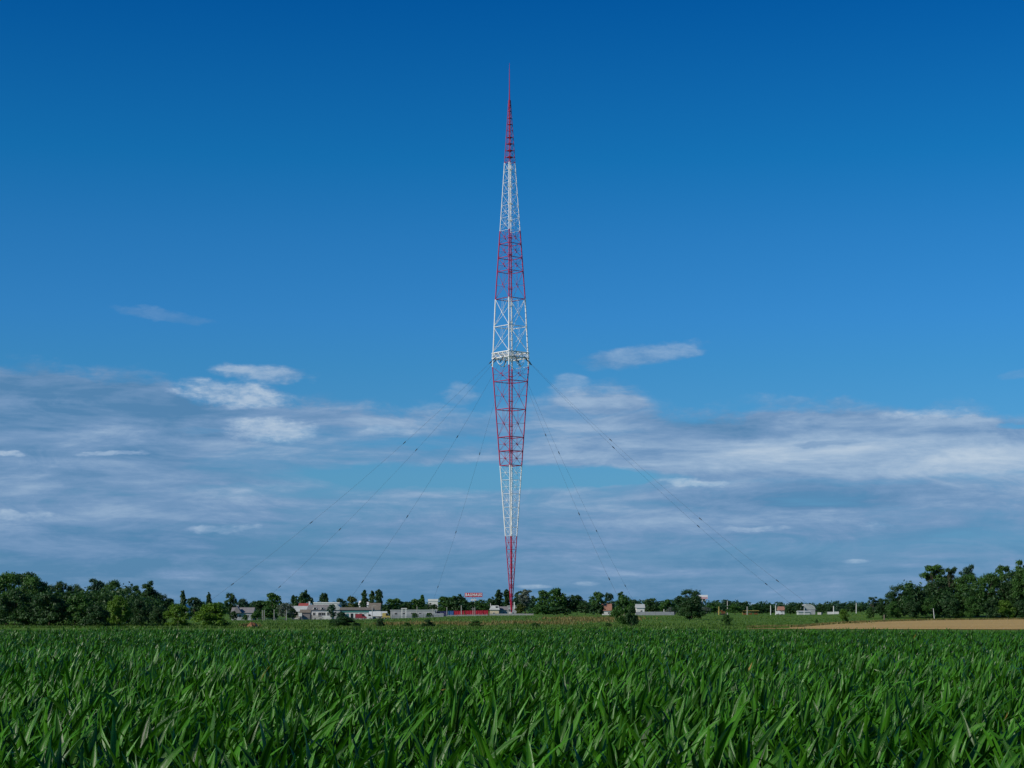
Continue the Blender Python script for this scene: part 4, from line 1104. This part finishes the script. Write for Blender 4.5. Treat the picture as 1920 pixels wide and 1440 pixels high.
pole(1245, 955, 1143, 'gate post at the right end of the long white wall', .2, 'white_wall', 'cap', 'post', 'gate_post')
pole(1264, 955, 1145, 'white gate post beside the big field tree', .2, 'white_wall', 'cap', 'post', 'gate_post')
# double lattice gantry left of the containers
e = empty('gantry', P(757.5, 845)); tag(e, 'pale double legged portal standing before the long grey hall', 'portal')
H = Zat(1141, 845) - e.location.z
for x in (-.9, .9):
    for dx in (-.18, .18): MB().tube((x + dx, 0, -.2), (x + dx, 0, H), .1, .1, 6).build('leg', MT['white_wall'], e)
MB().box((0, 0, H), (2.6, .35, .4)).build('crossbeam', MT['white_wall'], e)
# wire fence along the yard on the left
def wire_fence(label, pxa, da, pxb, db, h, step):
    a, b = P(pxa, da), P(pxb, db); n = int((b - a).length / step); e = empty('wire_fence', a); tag(e, label, 'fence')
    pts = []
    for i in range(n + 1):
        q = a.lerp(b, i / n); q.z = gz(q.x, q.y); pts.append(q - a)
    me = MB().box((0, 0, h / 2), (.12, .12, h)).mesh('post', (MT['pole_grey'],))
    for q in pts: link('post', me, e).location = q
    for k, z in enumerate((.25, .6, .95, h - .08)):
        MB().path([q + Vector((0, -.06, z)) for q in pts], [.03] * len(pts), 4).build('wire', MT['pole_grey'], e)
wire_fence('wire fence along the meadow before the houses on the left', 482, 752, 668, 775, 1.1, 4.0)
wire_fence('wire fence along the meadow below the long grey hall', 668, 775, 822, 812, 1.1, 4.0)
wire_fence('wire fence along the meadow before the red containers', 822, 812, 1000, 905, 1.2, 4.0)
# white notice board beside the garage
e = empty('notice_board', P(563, 812)); tag(e, 'small white board on two posts beside the dark garage', 'sign')
for x in (-.6, .6): MB().box((x, 0, 1.4), (.12, .12, 2.9)).build('post', MT['pole_grey'], e)
MB().box((0, -.1, 2.2), (1.5, .08, 1.5)).build('board', MT['white_wall'], e)

def text_mesh(txt, size, depth):
    cu = bpy.data.curves.new('lettering', 'FONT'); cu.body = txt; cu.size = size; cu.extrude = depth; cu.offset = 0.03 * size
    cu.align_x = 'CENTER'; cu.align_y = 'CENTER'; cu.resolution_u = 2; cu.space_character = 1.25
    o = bpy.data.objects.new('lettering_source', cu); col.objects.link(o)
    dg = bpy.context.evaluated_depsgraph_get(); me = bpy.data.meshes.new_from_object(o.evaluated_get(dg))
    bpy.data.objects.remove(o); bpy.data.curves.remove(cu)
    return me
# the red sign tower
D = 1450; p = P(888, D); z1 = Zat(1111.5, D) - p.z; z0 = Zat(1119.5, D) - p.z; W = M(33, D)
e = empty('sign_tower', p); tag(e, 'red store sign with white BAUHAUS lettering on a mast above the trees', 'sign')
MB().box((0, 0, (z0 + z1) / 2), (W, 1.0, z1 - z0)).build('sign_panel', MT['sign_red'], e)
tm = text_mesh('BAUHAUS', (z1 - z0) * 0.92, 0.06); tm.materials.clear(); tm.materials.append(MT['sign_white'])
xs_ = [v.co.x for v in tm.vertices]; k = W * 0.92 / (max(xs_) - min(xs_))
for v in tm.vertices: v.co.x *= k
o = link('lettering', tm, e); o.rotation_euler = (R(90), 0, 0); o.location = (0, -.6, (z0 + z1) / 2)
for x in (-.9, .9): MB().tube((x, 0, -.2), (x, 0, z0), .35, .3, 8).build('leg', MT['pole_grey'], e)
MB().box((0, 0, z0 - 2.2), (4.5, .8, 1.0)).build('small_panel', MT['white_wall'], e)
D = 1500; p = P(1317, D); z1 = Zat(1115.5, D) - p.z; z0 = Zat(1123, D) - p.z; W = M(20, D)
e = empty('sign_tower', p); tag(e, 'white and red striped sign on a mast behind the lone meadow tree', 'sign')
MB().box((0, 0, (z0 + z1) / 2), (W, 1.0, z1 - z0)).build('sign_panel', MT['sign_white'], e)
MB().box((.5, -.55, z0 + (z1 - z0) * .42), (W * .8, .12, .35)).build('stripe', MT['sign_red'], e)
MB().box((.5, -.55, z0 + .25), (W * .85, .12, .4)).build('stripe', MT['sign_red'], e)
MB().box((.5, 0, z0 - .9), (W * .5, .8, 1.2)).build('small_panel', MT['white_wall'], e)
MB().tube((0, 0, -.2), (0, 0, z0), .5, .4, 8).build('mast', MT['pole_grey'], e)

# ------------------------------------------------------------------ corn
def corn_leaf_arrays(base, az, L, W, a0, a1, pw, wind, twist, nseg, across, r, rnd_dir=None):
    """vectorised leaves. all inputs (n,) arrays; returns V (n*ns*na,3), Q, UV"""
    n = len(az); ns = nseg + 1
    t = np.linspace(0, 1, ns)[None, :]
    th_ = a0[:, None] + (a1 - a0)[:, None] * t ** pw[:, None]
    dl = L[:, None] / nseg
    rr = np.concatenate([np.zeros((n, 1)), np.cumsum(np.sin((th_[:, 1:] + th_[:, :-1]) / 2) * dl, 1)], 1)
    zz = np.concatenate([np.zeros((n, 1)), np.cumsum(np.cos((th_[:, 1:] + th_[:, :-1]) / 2) * dl, 1)], 1)
    ca, sa = np.cos(az)[:, None], np.sin(az)[:, None]
    cx = base[:, 0:1] + rr * ca + wind[:, 0:1] * t ** 1.6 * L[:, None]; cy = base[:, 1:2] + rr * sa + wind[:, 1:2] * t ** 1.6 * L[:, None]; cz = base[:, 2:3] + zz
    # width profile: narrow at the sheath, widest at a third, long taper
    wp = np.clip((0.45 + 1.6 * t) , 0, 1) * np.clip((1 - t ** 1.7), 0, 1) ** 0.75
    hw = W[:, None] * 0.7 * wp
    tw = twist[:, None] * t                                   # roll about the midrib
    side = np.stack([-sa + 0 * t, ca + 0 * t, 0 * t + 0 * sa], -1)
    nrm = np.stack([-np.cos(th_) * ca, -np.cos(th_) * sa, np.sin(th_)], -1)
    s2 = side * np.cos(tw)[..., None] + nrm * np.sin(tw)[..., None]
    n2 = nrm * np.cos(tw)[..., None] - side * np.sin(tw)[..., None]
    C = np.stack([cx, cy, cz], -1)
    ph = r.random((n, 1)) * 6.283
    cols = []
    us = (0.0, 0.5, 1.0) if across == 3 else (0.0, 1.0)
    for u in us:
        off = (u - 0.5) * 2
        fold = abs(off) * (0.42 if across == 3 else 0.0)
        wav = 0.16 * np.sin(t * 13 + ph + u * 2.0) * abs(off)
        cols.append(C + s2 * (hw * off)[..., None] + n2 * ((fold + wav) * hw)[..., None])
    G = np.stack(cols, 2)                                      # n, ns, na, 3
    na = len(us)
    V = G.reshape(-1, 3)
    uv = np.zeros((n, ns, na, 2)); uv[..., 0] = np.array(us)[None, None, :]; uv[..., 1] = t[:, :, None]
    idx = np.arange(n * ns * na).reshape(n, ns, na)
    Q = np.stack([idx[:, :-1, :-1], idx[:, :-1, 1:], idx[:, 1:, 1:], idx[:, 1:, :-1]], -1).reshape(-1, 4)
    return V, Q, uv.reshape(-1, 2)

def corn_positions(y0, y1, margin, row=0.75, gap=0.235, seed=1, jit=0.05):
    """plants in rows that run away from the camera, slightly turned"""
    r = np.random.default_rng(seed); ang = R(24)
    lim = y1 * 1.6
    us = np.arange(-lim, lim, row); vs = np.arange(-lim, lim, gap)
    U, Vv = np.meshgrid(us, vs); U = U.ravel(); Vv = Vv.ravel()
    U = U + r.normal(size=len(U)) * 0.05; Vv = Vv + r.normal(size=len(U)) * jit
    x = U * math.cos(ang) + Vv * math.sin(ang); y = -U * math.sin(ang) + Vv * math.cos(ang)
    m = (y > y0) & (y < y1) & (np.abs(x) < y * 0.2743 + margin) & (y < corn_edge(x))
    return x[m], y[m]
def plant_height(x, y, r):
    h = CORN_H + 0.07 * np.sin(x * 0.35 + y * 0.21) + 0.06 * np.sin(x * 0.11 - y * 0.09 + 1) + 0.05 * np.sin(x * 2.3 + 1.7 * np.sin(y * 1.1)) * np.sin(y * 1.9) + 0.11 * r.normal(size=np.shape(x))
    return h
leaf_spec = [  # z fraction of height, length, width, start angle, end angle
 (0.38, 0.80, 0.085, 32, 105), (0.46, 0.85, 0.09, 30, 100), (0.54, 0.88, 0.095, 28, 95), (0.61, 0.86, 0.095, 25, 85),
 (0.67, 0.80, 0.09, 22, 72), (0.72, 0.72, 0.085, 17, 58), (0.76, 0.62, 0.075, 12, 42), (0.79, 0.5, 0.06, 7, 26), (0.80, 0.4, 0.045, 4, 12)]
def mass_corn(x, y, lo, nseg, across, seed):
    r = np.random.default_rng(seed); n = len(x); h = plant_height(x, y, r); pa = R(24) * 0 + r.uniform(0, math.pi, n)
    Vs, Qs, UVs = [], [], []; ofs = 0
    for i, (zf, L, W, a0, a1) in enumerate(leaf_spec):
        if i < lo: continue
        az = pa + (i % 2) * math.pi + r.normal(size=n) * 0.35
        base = np.stack([x, y, zf * h + 0.02 * r.normal(size=n)], 1)
        wind = np.stack([0.17 + 0.10 * r.normal(size=n), 0.03 + 0.06 * r.normal(size=n)], 1)
        far = sstep(y, 24, 90)                                  # plants grow shorter and finer towards the far headland
        V, Q, uv = corn_leaf_arrays(base, az, L * r.uniform(.8, 1.35, n) * h / CORN_H * (1 - 0.5 * far), W * r.uniform(.8, 1.25, n) * (1 - 0.12 * far), R(a0) * r.uniform(.4, 1.4, n), R(a1) * (0.3 + 1.7 * r.random(n) ** 1.7) * (0.95 + 0.5 * far),
                                    r.uniform(1.0, 2.4, n), wind, r.normal(size=n) * 0.7, nseg, across, r)
        Vs.append(V); Qs.append(Q + ofs); UVs.append(uv); ofs += len(V)
    return np.concatenate(Vs), np.concatenate(Qs), np.concatenate(UVs)

x, y = corn_positions(16.3, 150, 1.5)
order = np.argsort(y); x, y = x[order], y[order]
inview = np.abs(x) < y * 0.2743 + 0.15
near_i = np.where(inview)[0][:300]
rest = np.ones(len(x), bool); rest[near_i] = False
xr, yr = x[rest], y[rest]
parts = []
NEAR_D, MID_D = 42.0, 85.0
for (a, b, lo, nseg, across, keep, sd) in ((0, NEAR_D, 1, 6, 3, 1.0, 1), (NEAR_D, MID_D, 3, 3, 2, 0.9, 2), (MID_D, 400, 4, 2, 2, 0.8, 3)):
    m = (yr >= a) & (yr < b)
    if keep < 1: m &= np.random.default_rng(sd).random(len(yr)) < keep
    parts.append(mass_corn(xr[m], yr[m], lo, nseg, across, sd + 50))
ofs = 0; VV, QQ, UU = [], [], []
for V, Q, uv in parts: VV.append(V); QQ.append(Q + ofs); UU.append(uv); ofs += len(V)
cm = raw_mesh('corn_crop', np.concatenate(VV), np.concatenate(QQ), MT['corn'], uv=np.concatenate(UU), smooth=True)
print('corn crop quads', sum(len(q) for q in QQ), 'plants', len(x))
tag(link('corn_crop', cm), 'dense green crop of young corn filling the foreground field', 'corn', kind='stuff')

# the nearest 300 plants one by one, leaves and stalks sharing meshes
leaf_var = []
r_ = np.random.default_rng(99)
for i, (zf, L, W, a0, a1) in enumerate(leaf_spec):
    row = []
    for j in range(5):
        V, Q, uv = corn_leaf_arrays(np.zeros((1, 3)), np.zeros(1), np.array([L * r_.uniform(.9, 1.3)]), np.array([W * r_.uniform(.85, 1.15)]), R(a0) * r_.uniform(.4, 1.4, 1), R(a1) * (0.3 + 1.6 * r_.random(1) ** 1.7),
                                    r_.uniform(1.0, 2.4, 1), np.array([[0.03, 0.07 * r_.normal()]]), r_.normal(size=1) * 0.7, 12, 3, r_)
        row.append(raw_mesh('leaf', V, Q, MT['corn'], uv=uv, smooth=True))
    leaf_var.append(row)
stalk_me = MB().path([(0, 0, -.02), (0, 0, .8), (0, 0, 1.45), (0.01, 0, 1.75)], [.014, .012, .009, .004], 7).mesh('stalk', (MT['stalk'],))
hN = plant_height(x[near_i], y[near_i], r_)
def corn_label(px, d, h):
    where = 'left' if px < 640 else ('middle' if px < 1280 else 'right')
    return 'green corn plant in the front rows'
for q, i in enumerate(near_i):
    e = empty('corn_plant', (float(x[i]), float(y[i]), gz(x[i], y[i])))
    s = hN[q] / CORN_H; e.scale = (1, 1, s)
    tag(e, 'leafy green corn plant in the nearest rows of the field', 'corn plant', 'corn plants in the nearest rows')
    link('stalk', stalk_me, e)
    pa = rnd.random() * math.pi
    for k, (zf, L, W, a0, a1) in enumerate(leaf_spec):
        if k < 1: continue
        o = link('leaf', rnd.choice(leaf_var[k]), e)
        o.location = (0, 0, zf * CORN_H); sc_ = rnd.uniform(.88, 1.15)
        o.scale = (sc_, sc_, sc_)
        o.rotation_euler = (rnd.gauss(-0.02, 0.06), 0.13 + rnd.gauss(0, 0.08), pa + (k % 2) * math.pi + rnd.gauss(0, .35))

# ------------------------------------------------------------------ air
if HAZE_DENSITY > 0:
    hz = MB().box((0, 2900, 164), (9000, 6400, 340)).build('haze', None)
    hz.data.materials.clear()
    m = bpy.data.materials.new('haze'); m.use_nodes = True; m.node_tree.nodes.clear()
    N = NT(m.node_tree); pv = N.node('ShaderNodeVolumePrincipled'); pv.inputs['Density'].default_value = HAZE_DENSITY
    pv.inputs['Color'].default_value = (0.75, 0.85, 1.0, 1)
    N.put(N.node('ShaderNodeOutputMaterial').inputs['Volume'], pv.outputs[0]); hz.data.materials.append(m)
    tag(hz, kind='stuff')
